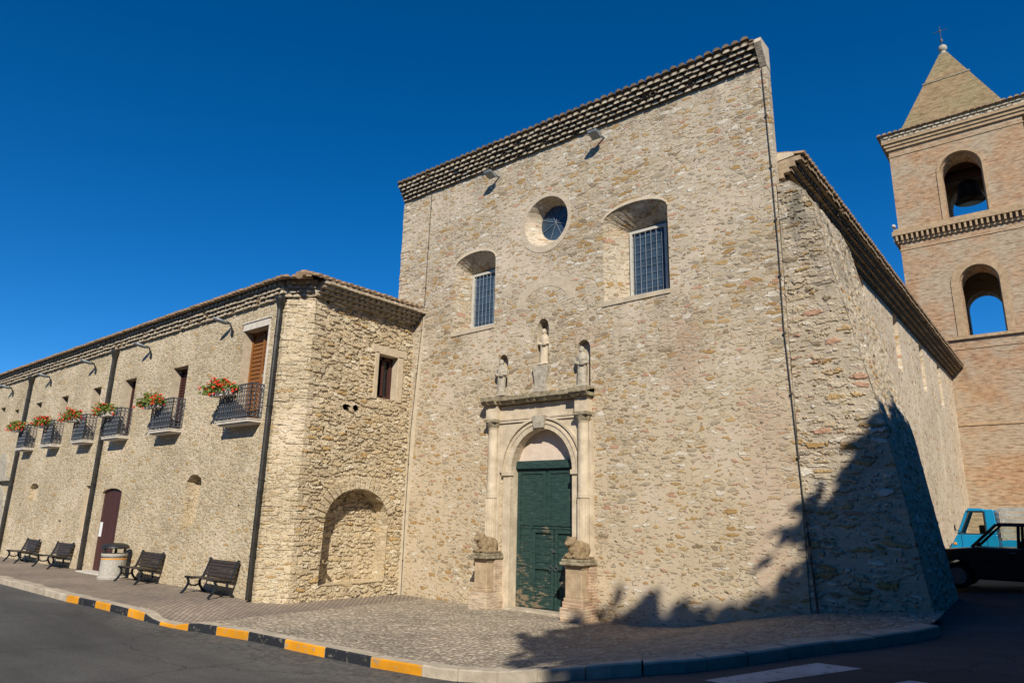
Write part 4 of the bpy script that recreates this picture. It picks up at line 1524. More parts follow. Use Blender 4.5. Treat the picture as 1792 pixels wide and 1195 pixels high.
# flower boxes
LB = ['bushy red geraniums on the nearest balcony, the one with the white lintel',
      'red geraniums on the second balcony from the church corner',
      'red geraniums on the third balcony, just right of the middle downpipe',
      'red geraniums on the fourth balcony, just left of the middle downpipe',
      'red geraniums on the fifth balcony, second from the far downpipe',
      'red geraniums on the farthest balcony, beside the far downpipe']
for i, (c, ow, bw, zt) in enumerate(BAL):
    r_ = random.Random(20 + i)
    xl = c - bw / 2 - .05
    x0, x1 = xl - .12, xl + bw * .56
    y_ = 10.5 - .42 - .10
    fb = thing('flower_box', LB[i], 'flower box', ((x0 + x1) / 2, y_, 5.55), 'flower boxes on the balconies')
    b = MB()
    b.hexa([(x0, y_ - .09, 5.58), (x1, y_ - .09, 5.58), (x1, y_ + .08, 5.58), (x0, y_ + .08, 5.58),
            (x0 - .02, y_ - .12, 5.76), (x1 + .02, y_ - .12, 5.76), (x1 + .02, y_ + .10, 5.76), (x0 - .02, y_ + .10, 5.76)])
    b.build('planter', 'slab', fb)
    b = MB()
    p_ = MB()
    gaps = [r_.random() for _ in range(3)]
    for k in range(760):
        u = r_.random()
        if k % 3 and min(abs(u - q) for q in gaps) < .05:
            continue
        x = x0 - .32 + (x1 - x0 + .42) * u
        hgt = .34 * math.sin(PI * min(1, max(0, .1 + u * .85))) + .05
        z = 5.70 + r_.uniform(-.16, 1) * hgt
        y = y_ + r_.gauss(0, .13) - .02
        s = r_.uniform(.03, .06)
        n = Vector((r_.gauss(0, 1), r_.gauss(0, 1) - .6, r_.gauss(0, 1) + .7)).normalized()
        a = n.orthogonal().normalized() * s
        q = n.cross(a)
        cc = Vector((x, y, z))
        b.add([cc - a, cc - q * .9, cc + a, cc + q * .9], [(0, 1, 2, 3)])
    for k in range(r_.randint(46, 72) if i else 80):
        u = r_.random()
        x = x0 - .32 + (x1 - x0 + .42) * u
        hgt = .36 * math.sin(PI * min(1, max(0, .1 + u * .85))) + .06
        z = 5.66 + r_.uniform(-.1, 1.1) * hgt
        y = y_ - .05 + r_.gauss(0, .13)
        cc = Vector((x, y, z))
        for m_ in range(7):
            o_ = Vector((r_.gauss(0, .024), r_.gauss(0, .024), r_.gauss(0, .02)))
            n = (o_ + Vector((0, -.02, .02))).normalized()
            a = n.orthogonal().normalized() * .030
            q = n.cross(a)
            p_.add([cc + o_ - a, cc + o_ - q, cc + o_ + a, cc + o_ + q], [(0, 1, 2, 3)])
    b.build('foliage', 'leaf', fb, fix=False)
    p_.build('blossoms', 'petal', fb, fix=False)


# lamps
def wall_lamp(x, y, z, label, grp, box=False):
    t = thing('wall_lamp', label, 'lamp', (x, y, z), grp)
    b = MB()
    if box:
        b.tube([(x + .10, y, z + .02), (x + .02, y - .30, z + .05)], .03, 6)
    else:
        b.tube([(x + .10, y, z - .28), (x + .10, y - .08, z - .1), (x + .06, y - .12, z + .02), (x, y - .22, z + .06)], .03, 6)
        b.box(x + .05, x + .15, y - .05, y, z - .38, z - .2)
    b.build('bracket', 'blackplastic' if not box else 'lampgrey', t)
    b = MB()
    if box:
        b.hexa([(x - .14, y - .50, z - .01), (x + .14, y - .50, z - .01), (x + .14, y - .22, z - .10), (x - .14, y - .22, z - .10),
                (x - .15, y - .52, z + .07), (x + .15, y - .52, z + .07), (x + .15, y - .22, z + .05), (x - .15, y - .22, z + .05)])
    else:
        b.ell((x - .06, y - .36, z + .06), (.12, .25, .06), 12, rot=Matrix.Rotation(R_(-18), 3, 'X') @ Matrix.Rotation(R_(-25), 3, 'Z'))
    b.build('lamp_head', 'lampgrey', t, smooth=not box, bevel=.02 if box else 0)


LL = ['grey cobra head lamp under the wing eaves beside the white balcony lintel',
      'grey cobra head lamp under the wing eaves between first and second balcony windows',
      'grey cobra head lamp under the wing eaves just left of the middle downpipe',
      'grey cobra head lamp under the wing eaves just right of the far downpipe',
      'grey cobra head lamp under the wing eaves left of the far downpipe']
for (x, lab) in zip((-19.95, -25.55, -30.5, -35.5, -40.7), LL):
    wall_lamp(x, 10.5, 8.0, lab, 'lamps under the wing eaves')
wall_lamp(-13.02, 15.0, 12.80, 'boxy grey floodlight under the church eaves left of the round window', 'floodlights under the church eaves', True)
wall_lamp(-9.15, 15.0, 12.80, 'boxy grey floodlight under the church eaves right of the round window', 'floodlights under the church eaves', True)

# cables
mb = MB()
pts = [(-15.96, 13.18), (-16.0, 11), (-16.02, 9.19), (-16.2, 6.8), (-16.34, 4.84), (-16.36, 2.4), (-16.34, .02)]
mb.tube([(x, 14.965, z) for x, z in pts], .011, 6)
for k in range(9):
    z = 1 + k * 1.45
    x = lerp_tab(z, [(b, a) for a, b in reversed(pts)])
    mb.box(x - .02, x + .02, 14.95, 15.0, z - .015, z + .015)
tag(mb.build('lightning_cable', 'cable'), 'thin dark cable down the church front by the wing corner', 'cable', 'lightning cables on the church front')
mb = MB()
pts = [(-4.56, 13.1), (-4.52, 10.5), (-4.50, 8.5), (-4.52, 6.5), (-4.46, 4.6), (-4.40, 2.67), (-4.36, 2.2), (-4.30, .5)]
mb.tube([(x, 14.965, z) for x, z in pts], .011, 6)
mb.tube([(-4.37, 14.955, 2.2), (-4.29, 14.955, .5)], .022, 6)
for k in range(9):
    z = 1 + k * 1.35
    x = lerp_tab(z, [(b, a) for a, b in reversed(pts)])
    mb.box(x - .024, x + .024, 14.945, 14.99, z - .025, z + .025)
tag(mb.build('lightning_cable', 'cable'), 'dark cable with clips down the joint of facade and buttress', 'cable', 'lightning cables on the church front')

# ---------------------------------------------------------------- bell tower
TX0, TX1, TY0, TY1 = -6.12, .50, 43.6, 50.2
tw = thing('bell_tower', 'square brick bell tower with arched openings and pyramid spire behind the church', 'tower', (-2.8, 46.9, 1.3))
tc = (TX0 + TX1) / 2
mb = MB()
for face in range(4):
    def PT(u, v, d, face=face):
        if face == 0:
            return (tc + u, TY0 + d, v)
        if face == 1:
            return (TX1 - d, (TY0 + TY1) / 2 + u, v)
        if face == 2:
            return (tc - u, TY1 - d, v)
        return (TX0 + d, (TY0 + TY1) / 2 - u, v)
    hw = (TX1 - TX0) / 2
    off = .14 if face == 0 else 0
    hs = [dict(poly=arch(-1.02 + off, 1.02 + off, 19.4, 22.30, 23.38, 18), depth=.28, inner=arch(-.98 + off, .98 + off, 19.4, 22.30, 23.34, 18), mr=1)]
    hs.append(dict(poly=arch(-.90 + off * 1.4, .92 + off * 1.4, 12.5, 15.45, 16.42, 18), depth=.28, mr=1))
    wall(mb, PT, [(-hw, .2), (hw, .2), (hw, 25.0), (-hw, 25.0)], hs)
    hs2 = [dict(poly=arch(-.95 + off, .95 + off, 19.4, 22.30, 23.30, 18), depth=1.1, mr=0), dict(poly=arch(-.86 + off * 1.4, .88 + off * 1.4, 12.5, 15.45, 16.36, 18), depth=1.1, mr=0)]
    wall(mb, lambda u, v, d, PT=PT: PT(u, v, d + .28), [(-hw + .3, .2), (hw - .3, .2), (hw - .3, 25.0), (-hw + .3, 25.0)], hs2)
    hs3 = [dict(poly=arch(-.95 + off, .95 + off, 19.4, 22.30, 23.30, 18), depth=.01), dict(poly=arch(-.86 + off * 1.4, .88 + off * 1.4, 12.5, 15.45, 16.36, 18), depth=.01)]
    wall(mb, lambda u, v, d, PT=PT: PT(u, v, d + 1.37), [(-hw + 1.2, .2), (hw - 1.2, .2), (hw - 1.2, 25.0), (-hw + 1.2, 25.0)], hs3)
mb.build('wall', ['brick', 'trim'], tw, fix=False)
for z in (12.3, 19.2, 24.9):
    mb = MB()
    mb.box(TX0 + .4, TX1 - .4, TY0 + .4, TY1 - .4, z, z + .12)
    mb.build('belfry_floor', 'brick', tw)


def ring(mb, z0, z1, o, mi=0):
    t = .5
    x0, x1, y0, y1 = TX0 - o, TX1 + o, TY0 - o, TY1 + o
    mb.box(x0, x1, y0, y0 + o + t - .4, z0, z1, mi)
    mb.box(x0, x1, y1 - o - t + .4, y1, z0, z1, mi)
    mb.box(x0, x0 + o + t - .4, y0 + o + t - .4, y1 - o - t + .4, z0, z1, mi)
    mb.box(x1 - o - t + .4, x1, y0 + o + t - .4, y1 - o - t + .4, z0, z1, mi)


mb = MB()
ring(mb, 24.10, 24.16, .04)
ring(mb, 24.55, 24.75, .12)
ring(mb, 24.75, 24.95, .20)
ring(mb, 24.95, 25.12, .30)
mb.build('cornice', 'trim', tw)
mb = MB()
for a_, b_, n_ in (((TX0 - .3, TY0, 25.12), (TX1 + .3, TY0, 25.12), (0, -1, 0)), ((TX1, TY0 - .3, 25.12), (TX1, TY1 + .3, 25.12), (1, 0, 0)),
                   ((TX0, TY1 + .3, 25.12), (TX0, TY0 - .3, 25.12), (-1, 0, 0))):
    corbel_rows(mb, a_, b_, n_, 2, sp=.30, zr=.17, w0=.25, dw=.07, seed=3)
mb.build('eaves_tiles', ['tile_pale', 'grout'], tw, fix=False)
mb = MB()
x0, x1, y0, y1 = TX0 - .5, TX1 + .5, TY0 - .5, TY1 + .5
zc = (y0 + y1) / 2
mb.add([(x0, y0, 25.46), (x1, y0, 25.46), (x1, y1, 25.46), (x0, y1, 25.46), (tc - 2.9, zc - 2.9, 25.9), (tc + 2.9, zc - 2.9, 25.9), (tc + 2.9, zc + 2.9, 25.9), (tc - 2.9, zc + 2.9, 25.9)],
       [(0, 1, 5, 4), (1, 2, 6, 5), (2, 3, 7, 6), (3, 0, 4, 7), (4, 5, 6, 7), (3, 2, 1, 0)])
tile_sheet(mb, (x0, y0, 25.47), (x1, y0, 25.47), (0, 1, .16), lambda t: (0, 2.2), .30, seed=4)
mb.build('roof', 'tile', tw, fix=False)
mb = MB()
ring(mb, 18.05, 18.12, .04)
ring(mb, 18.50, 18.62, .10)
ring(mb, 18.95, 19.20, .32)
ring(mb, 19.20, 19.38, .24)
mb.build('cornice', 'trim', tw)
mb = MB()
for (ax, ay, bx, by, nx_, ny_) in ((TX0 - .1, TY0 - .1, TX1 + .1, TY0 - .1, 0, -1), (TX1 + .1, TY0 - .1, TX1 + .1, TY1 + .1, 1, 0), (TX0 - .1, TY1 + .1, TX0 - .1, TY0 - .1, -1, 0)):
    n_ = 26
    for k in range(n_ + 1):
        cx, cy = ax + (bx - ax) * k / n_, ay + (by - ay) * k / n_
        hx, hy = (.05, .10) if ny_ else (.10, .05)
        cx += nx_ * .09
        cy += ny_ * .09
        mb.box(cx - hx, cx + hx, cy - hy, cy + hy, 18.62, 18.95)
mb.build('corbel', 'trim', tw)
for z0, z1, o_ in ((12.30, 12.46, .16), (11.75, 11.80, .04), (7.60, 7.70, .05)):
    mb = MB()
    ring(mb, z0, z1, o_)
    mb.build('string_course', 'trim', tw)
for a1_, a2_, ys_ in ((arch(-1.04 + .14, 1.04 + .14, 19.4, 22.30, 23.40, 18), arch(-1.17 + .14, 1.17 + .14, 19.4, 22.30, 23.53, 18), 0),
                      (arch(-.92 + .2, .94 + .2, 12.5, 15.45, 16.44, 18), arch(-1.3 + .2, 1.3 + .2, 12.5, 15.45, 16.8, 18), 1)):
    a1_, a2_ = a1_[2:] + [a1_[0]], a2_[2:] + [a2_[0]]
    a1_, a2_ = [a1_[0]] + a1_, [a2_[0]] + a2_
    b1, b2 = [(a1_[0][0], 19.4 if ys_ == 0 else 12.5)] + a1_[1:], [(a2_[0][0], 19.4 if ys_ == 0 else 12.5)] + a2_[1:]
    mb = MB()
    for i in range(len(b1) - 1):
        qq = [(tc + u, v) for u, v in (b1[i], b2[i], b2[i + 1], b1[i + 1])]
        mb.hexa([(u, TY0 - .05, v) for u, v in qq] + [(u, TY0 + .0, v) for u, v in qq])
    mb.build('arch_surround', 'trim', tw)
for z0 in (12.5, 19.4):
    mb = MB()
    mb.tube([(tc - .9, TY1 - .6, z0 + 1.15), (tc + 1.0, TY1 - .6, z0 + 1.15)], .03, 5)
    for k in range(12):
        xx = tc - .9 + 1.9 * k / 11
        mb.tube([(xx, TY1 - .6, z0), (xx, TY1 - .6, z0 + 1.15)], .022, 5)
    mb.build('railing', 'pipe', tw)
mb = MB()
h0, h1 = 2.72, .22
zb, zt = 25.85, 31.9
Yc = (TY0 + TY1) / 2
vs = []
for h, z in ((h0, zb), (h1, zt)):
    vs += [(tc - h, Yc - h, z), (tc + h, Yc - h, z), (tc + h, Yc + h, z), (tc - h, Yc + h, z)]
mb.add(vs, [(0, 1, 5, 4), (1, 2, 6, 5), (2, 3, 7, 6), (3, 0, 4, 7), (4, 5, 6, 7)])
spire = mb.build('spire', 'spire', tw)
mb = MB()
f_ = .60
h = h0 + (h1 - h0) * f_
zz = zb + (zt - zb) * f_
mb.add([(tc + a_ * (h + .05), Yc + b_ * (h + .05), zz + c_) for c_ in (0, .09) for a_, b_ in ((-1, -1), (1, -1), (1, 1), (-1, 1))],
       [(0, 1, 5, 4), (1, 2, 6, 5), (2, 3, 7, 6), (3, 0, 4, 7), (4, 5, 6, 7), (3, 2, 1, 0)])
mb.build('spire_band', 'stone_dark', spire)
mb = MB()
mb.lathe([(.24, 0), (.26, .1), (.16, .2), (.14, .3)], (tc, Yc, 31.85), 14)
mb.ell((tc, Yc, 32.36), (.26, .26, .27), 14)
mb.build('finial', 'statue', spire, smooth=True)
mb = MB()
mb.tube([(tc, Yc, 32.6), (tc, Yc, 34.05)], .025, 6)
mb.tube([(tc - .38, Yc, 33.7), (tc + .38, Yc, 33.7)], .022, 6)
mb.ell((tc, Yc, 33.7), (.08, .04, .08), 8)
mb.ell((tc, Yc, 32.95), (.10, .10, .16), 8)
mb.build('iron_cross', 'iron', spire)
bx = -2.60
bl = thing('church_bell', 'dark bronze bell hanging in the upper arch of the brick tower', 'bell', (bx, Yc, 22.4))
mb = MB()
mb.lathe([(.80, 0), (.76, .08), (.66, .28), (.60, .60), (.56, .95), (.48, 1.18), (.30, 1.30), (.10, 1.42)], (bx, Yc - .2, 21.45), 22)
mb.build('bell_body', 'bellmetal', bl, smooth=True)
mb = MB()
mb.box(bx - 1.1, bx + 1.1, Yc - .46, Yc + .06, 22.82, 23.3)
mb.box(TX0 + 1.2, TX1 - 1.2, Yc - .3, Yc - .1, 23.3, 23.6)
mb.build('headstock', 'redbrown', bl)
fl = thing('floodlight', 'small white floodlight on the left end of the tower cornice', 'lamp', (TX0 - .15, TY0 - .15, 19.38))
mb = MB()
mb.ell((TX0 - .2, TY0 - .2, 19.58), (.12, .18, .12), 12)
mb.build('lamp_head', 'white_paint', fl, smooth=True)
mb = MB()
mb.tube([(TX0 - .15, TY0 - .12, 19.38), (TX0 - .18, TY0 - .16, 19.58)], .04, 6)
mb.build('bracket', 'blackplastic', fl)


# ---------------------------------------------------------------- street furniture
def make_bench():
    t = thing('park_bench', '', 'bench', (0, 0, 0), 'benches along the wing wall')
    L = 1.62
    seat, bk = MB(), MB()
    for k in range(5):
        y = -.24 + k * .098
        z = .43 + (.012 if k == 0 else 0) - k * .006
        seat.box(-L / 2, L / 2, y - .04, y + .04, z - .015, z + .015)
    for k in range(5):
        f = k / 4
        y, z = .235 + f * .13, .50 + f * .34
        bk.hexa([(-L / 2, y - .02, z - .035), (L / 2, y - .02, z - .035), (L / 2, y + .008, z - .045), (-L / 2, y + .008, z - .045),
                 (-L / 2, y + .008, z + .035), (L / 2, y + .008, z + .035), (L / 2, y + .032, z + .028), (-L / 2, y + .032, z + .028)])
    seat.build('seat', 'slat', t, bevel=.006)
    bk.build('backrest', 'slat', t)
    for s in (-1, 1):
        f = MB()
        x = s * (L / 2 - .06)
        def flat(pts, w):
            for a, b in zip(pts[:-1], pts[1:]):
                a, b = Vector((0, *a)), Vector((0, *b))
                d = (b - a).normalized()
                nn = Vector((0, -d.z, d.y)) * w / 2
                e = d * w * .3
                f.hexa([(x - .022, *(a - e - nn)[1:]), (x + .022, *(a - e - nn)[1:]), (x + .022, *(a - e + nn)[1:]), (x - .022, *(a - e + nn)[1:]),
                        (x - .022, *(b + e - nn)[1:]), (x + .022, *(b + e - nn)[1:]), (x + .022, *(b + e + nn)[1:]), (x - .022, *(b + e + nn)[1:])])
        flat([(-.36, 0), (-.27, .10), (-.20, .22), (-.19, .32), (-.24, .41)], .055)
        flat([(-.30, .43), (-.20, .40), (.0, .385), (.20, .39)], .045)
        flat([(.33, 0), (.22, .08), (.14, .20), (.12, .30), (.17, .38), (.24, .46), (.31, .66), (.375, .90)], .055)
        flat([(-.20, .26), (-.10, .20), (.02, .19), (.14, .24)], .04)
        f.build('end_frame', 'benchiron', t)
    return t


def copy_tree(o, parent=None):
    c = o.copy()
    COL.objects.link(c)
    if parent:
        c.parent = parent
    for k in list(o.children):
        copy_tree(k, c)
    return c


proto = make_bench()
BN = [(-18.62, 10.06, 0, 'dark slatted bench closest to the church corner, by the near downpipe'),
      (-22.95, 10.06, 0, 'dark slatted bench immediately right of the concrete litter bin'),
      (-30.2, 10.05, 0, 'dark slatted bench just left of the middle downpipe'),
      (-33.7, 10.05, 0, 'farthest dark slatted bench, at the left end of the row')]
for i, (x, y, a, lab) in enumerate(BN):
    o = proto if i == 0 else copy_tree(proto)
    o.location = (x, y, g(x, y) + .002)
    o.rotation_euler.z = R_(random.uniform(-2, 2))
    o['label'] = lab

bx, by = -24.62, 9.98
bz = g(bx, by)
tb = thing('litter_bin', 'round grey concrete litter bin with black lid before the plank door', 'bin', (bx, by, bz))
mb = MB()
mb.lathe([(.40, 0), (.41, .06), (.37, .09), (.37, .70), (.385, .72), (.385, .78), (.34, .78)], (bx, by, bz), 28)
mb.build('body', 'concrete', tb)
mb = MB()
mb.lathe([(.374, .60), (.376, .605), (.376, .635), (.374, .64)], (bx, by, bz), 28)
mb.build('band', 'orange', tb)
mb = MB()
mb.lathe([(.375, .655), (.377, .66), (.377, .68), (.375, .685)], (bx, by, bz), 28)
for k in range(3):
    a_ = .6 + k * 2 * PI / 3
    mb.tube([(bx + .33 * math.cos(a_), by + .33 * math.sin(a_), bz + .76), (bx + .33 * math.cos(a_), by + .33 * math.sin(a_), bz + .96)], .045, 6)
mb.lathe([(.39, .93), (.41, .95), (.40, 1.0), (.34, 1.06), (.18, 1.10)], (bx, by, bz), 28)
mb.build('lid', 'blackplastic', tb)

# ---------------------------------------------------------------- vehicles
M['car_paint'] = simple('maroon_car_paint', (.040, .018, .012), 0.25, 0.5, var=0.1)
M['car_trim'] = simple('black_trim', (.012, .012, .012), 0.6, 0.3, var=0.1)
M['chrome'] = simple('dull_chrome', (.35, .35, .35), 0.3, 0.5, 0.8, var=0.1)
M['rubber'] = simple('tyre_rubber', (.014, .014, .014), 0.9, 0.2, var=0.15)
M['blue_paint'] = simple('turquoise_paint', (.008, .25, .50), 0.3, 0.5, var=0.06)
M['navy'] = simple('navy_paint', (.012, .025, .085), 0.4, 0.5, var=0.1)
M['galv'] = simple('galvanised_slats', (.42, .42, .39), 0.6, 0.4, 0.2, var=0.15)
M['lampglass'] = simple('headlamp_glass', (.45, .45, .42), 0.15, 0.6, var=0.05)
M['rim'] = simple('steel_rim', (.22, .22, .22), 0.5, 0.5, 0.6, var=0.15)


def wheel(parent, x, y, z, r, w_=.16):
    b = MB()
    prof = [(r * .62, -w_ / 2), (r * .92, -w_ / 2), (r, -w_ * .3), (r, w_ * .3), (r * .92, w_ / 2), (r * .62, w_ / 2)]
    n = 24
    vs = []
    for rr_, o_ in prof:
        for k in range(n):
            a_ = 2 * PI * k / n
            vs.append((x + rr_ * math.cos(a_), y + o_, z + rr_ * math.sin(a_)))
    fs = [(i * n + k, i * n + (k + 1) % n, (i + 1) * n + (k + 1) % n, (i + 1) * n + k) for i in range(len(prof) - 1) for k in range(n)]
    b.add(vs, fs)
    wh = b.build('wheel', 'rubber', parent)
    b = MB()
    vs = []
    prof = [(r * .63, -w_ * .45), (r * .55, -w_ * .30), (r * .25, -w_ * .36), (r * .1, -w_ * .42)]
    for rr_, o_ in prof + [(a, -c) for a, c in reversed(prof)]:
        for k in range(n):
            a_ = 2 * PI * k / n
            vs.append((x + rr_ * math.cos(a_), y + o_, z + rr_ * math.sin(a_)))
    b.add(vs, [(i * n + k, i * n + (k + 1) % n, (i + 1) * n + (k + 1) % n, (i + 1) * n + k) for i in range(2 * len(prof) - 1) for k in range(n)] + [tuple(range(n))])
    b.build('rim', 'rim', wh)


def sedan():
    X0, Y0 = -3.05, 19.0
    zg = g0(-1.5, 19.8) - .16
    t = thing('parked_car', 'dark maroon small saloon car in the shade behind the buttress', 'car', (X0 + 1.8, Y0 + .78, zg))
    W_ = 1.55
    L = 3.75
    wa, wb = .68, 2.95

    def PC(u, v, d):
        return (X0 + u, Y0 + d, zg + v)
    prof = [(.0, .38), (.02, .62), (.10, .80), (1.02, .90), (2.9, .92), (3.62, .90), (3.72, .78), (3.75, .40), (3.55, .24), (wb + .34, .24)]
    prof += [(wb + .34 * math.cos(PI * k / 8), .28 + .34 * math.sin(PI * k / 8)) for k in range(0, 9)]
    prof += [(wb - .34, .22), (wa + .34, .22)]
    prof += [(wa + .34 * math.cos(PI * k / 8), .28 + .34 * math.sin(PI * k / 8)) for k in range(0, 9)]
    prof += [(.12, .26)]
    b = MB()
    b.prism(prof, PC, 0.0, W_)
    body = b.build('body', 'car_paint', t, bevel=.035)
    b = MB()
    lo, hi, i1 = .905, 1.40, .10
    pts = lambda y: [(1.0, lo), (1.52, hi), (2.72, hi), (3.25, lo)]
    b.hexa([PC(1.50, hi, i1), PC(2.78, hi, i1), PC(2.78, hi, W_ - i1), PC(1.50, hi, W_ - i1), PC(1.56, hi + .05, i1 + .06), PC(2.72, hi + .05, i1 + .06), PC(2.72, hi + .05, W_ - i1 - .06), PC(1.56, hi + .05, W_ - i1 - .06)])
    for yy0, yy1 in ((.03, .10), (W_ - .03, W_ - .10)):
        for (ua, ub) in ((1.02, 1.53), (1.88, 1.93), (2.50, 2.48), (3.24, 2.74)):
            b.tube([PC(ua, lo, yy0), PC(ub, hi + .01, yy1)], .034, 6)
        b.tube([PC(1.53, hi, yy1), PC(2.74, hi, yy1)], .03, 6)
    b.build('roof', 'car_paint', t)
    b = MB()
    for yy0, yy1 in ((.045, .115), (W_ - .045, W_ - .115)):
        b.add([PC(1.02, lo, yy0), PC(3.24, lo, yy0), PC(2.74, hi, yy1), PC(1.53, hi, yy1)], [(0, 1, 2, 3)])
    b.add([PC(1.02, lo, .05), PC(1.53, hi, .12), PC(1.53, hi, W_ - .12), PC(1.02, lo, W_ - .05)], [(0, 1, 2, 3)])
    b.add([PC(3.24, lo, .05), PC(2.74, hi, .12), PC(2.74, hi, W_ - .12), PC(3.24, lo, W_ - .05)], [(0, 1, 2, 3)])
    gm, nt_, bs = newmat('clear_window', 0.05, 0.5)
    bs.inputs['Transmission Weight'].default_value = 1.0
    bs.inputs['IOR'].default_value = 1.05
    bs.inputs['Base Color'].default_value = (.75, .8, .75, 1)
    nz = noi(nt_, pos(nt_), 4, 2).outputs[0]
    nt_.links.new(ramp(nt_, nz, [(0.3, (.7, .75, .7)), (0.7, (.8, .85, .8))]), bs.inputs['Base Color'])
    M['clear'] = gm
    b.build('window', 'clear', t, fix=False)
    b = MB()
    for yy in (.32, W_ - .72):
        b.hexa([PC(1.62, .5, yy), PC(2.05, .5, yy), PC(2.05, .5, yy + .42), PC(1.62, .5, yy + .42), PC(1.95, 1.12, yy), PC(2.1, 1.12, yy), PC(2.1, 1.12, yy + .42), PC(1.95, 1.12, yy + .42)])
    b.hexa([PC(2.5, .5, .2), PC(3.0, .5, .2), PC(3.0, .5, W_ - .2), PC(2.5, .5, W_ - .2), PC(2.85, 1.08, .2), PC(3.0, 1.08, .2), PC(3.0, 1.08, W_ - .2), PC(2.85, 1.08, W_ - .2)])
    b.build('seat', 'car_trim', t, bevel=.04)
    b = MB()
    b.box(X0 + .05, X0 + 3.7, Y0 - .012, Y0 - .002, zg + .62, zg + .66)
    b.hexa([PC(-.06, .36, -.02), PC(.14, .36, -.02), PC(.14, .36, W_ + .02), PC(-.06, .36, W_ + .02), PC(-.06, .50, -.02), PC(.14, .50, -.02), PC(.14, .50, W_ + .02), PC(-.06, .50, W_ + .02)])
    b.build('bumper', 'car_trim', t, bevel=.02)
    b = MB()
    b.box(X0 + 1.05, X0 + 3.2, Y0 - .010, Y0 + .02, zg + .895, zg + .915)
    b.build('sill_trim', 'chrome', t)
    for uu in (1.90, 2.50):
        b = MB()
        b.box(X0 + uu - .004, X0 + uu + .004, Y0 - .004, Y0 + .03, zg + .30, zg + .90)
        d_ = b.build('door', 'car_trim', t)
        b = MB()
        b.box(X0 + uu - .20, X0 + uu - .07, Y0 - .03, Y0 - .002, zg + .80, zg + .825)
        b.build('handle', 'chrome', d_)
    for yy in (.22, W_ - .22):
        b = MB()
        b.ell(PC(.0, .66, yy), (.05, .10, .08), 12)
        b.build('headlight', 'lampglass', t, smooth=True)
    b = MB()
    b.box(X0 + 1.13, X0 + 1.22, Y0 - .16, Y0 - .02, zg + .93, zg + 1.02)
    b.build('wing_mirror', 'car_trim', t, bevel=.02)
    for u in (wa, wb):
        for yy in (.10, W_ - .10):
            wheel(t, X0 + u, Y0 + yy, zg + .28, .285)


sedan()


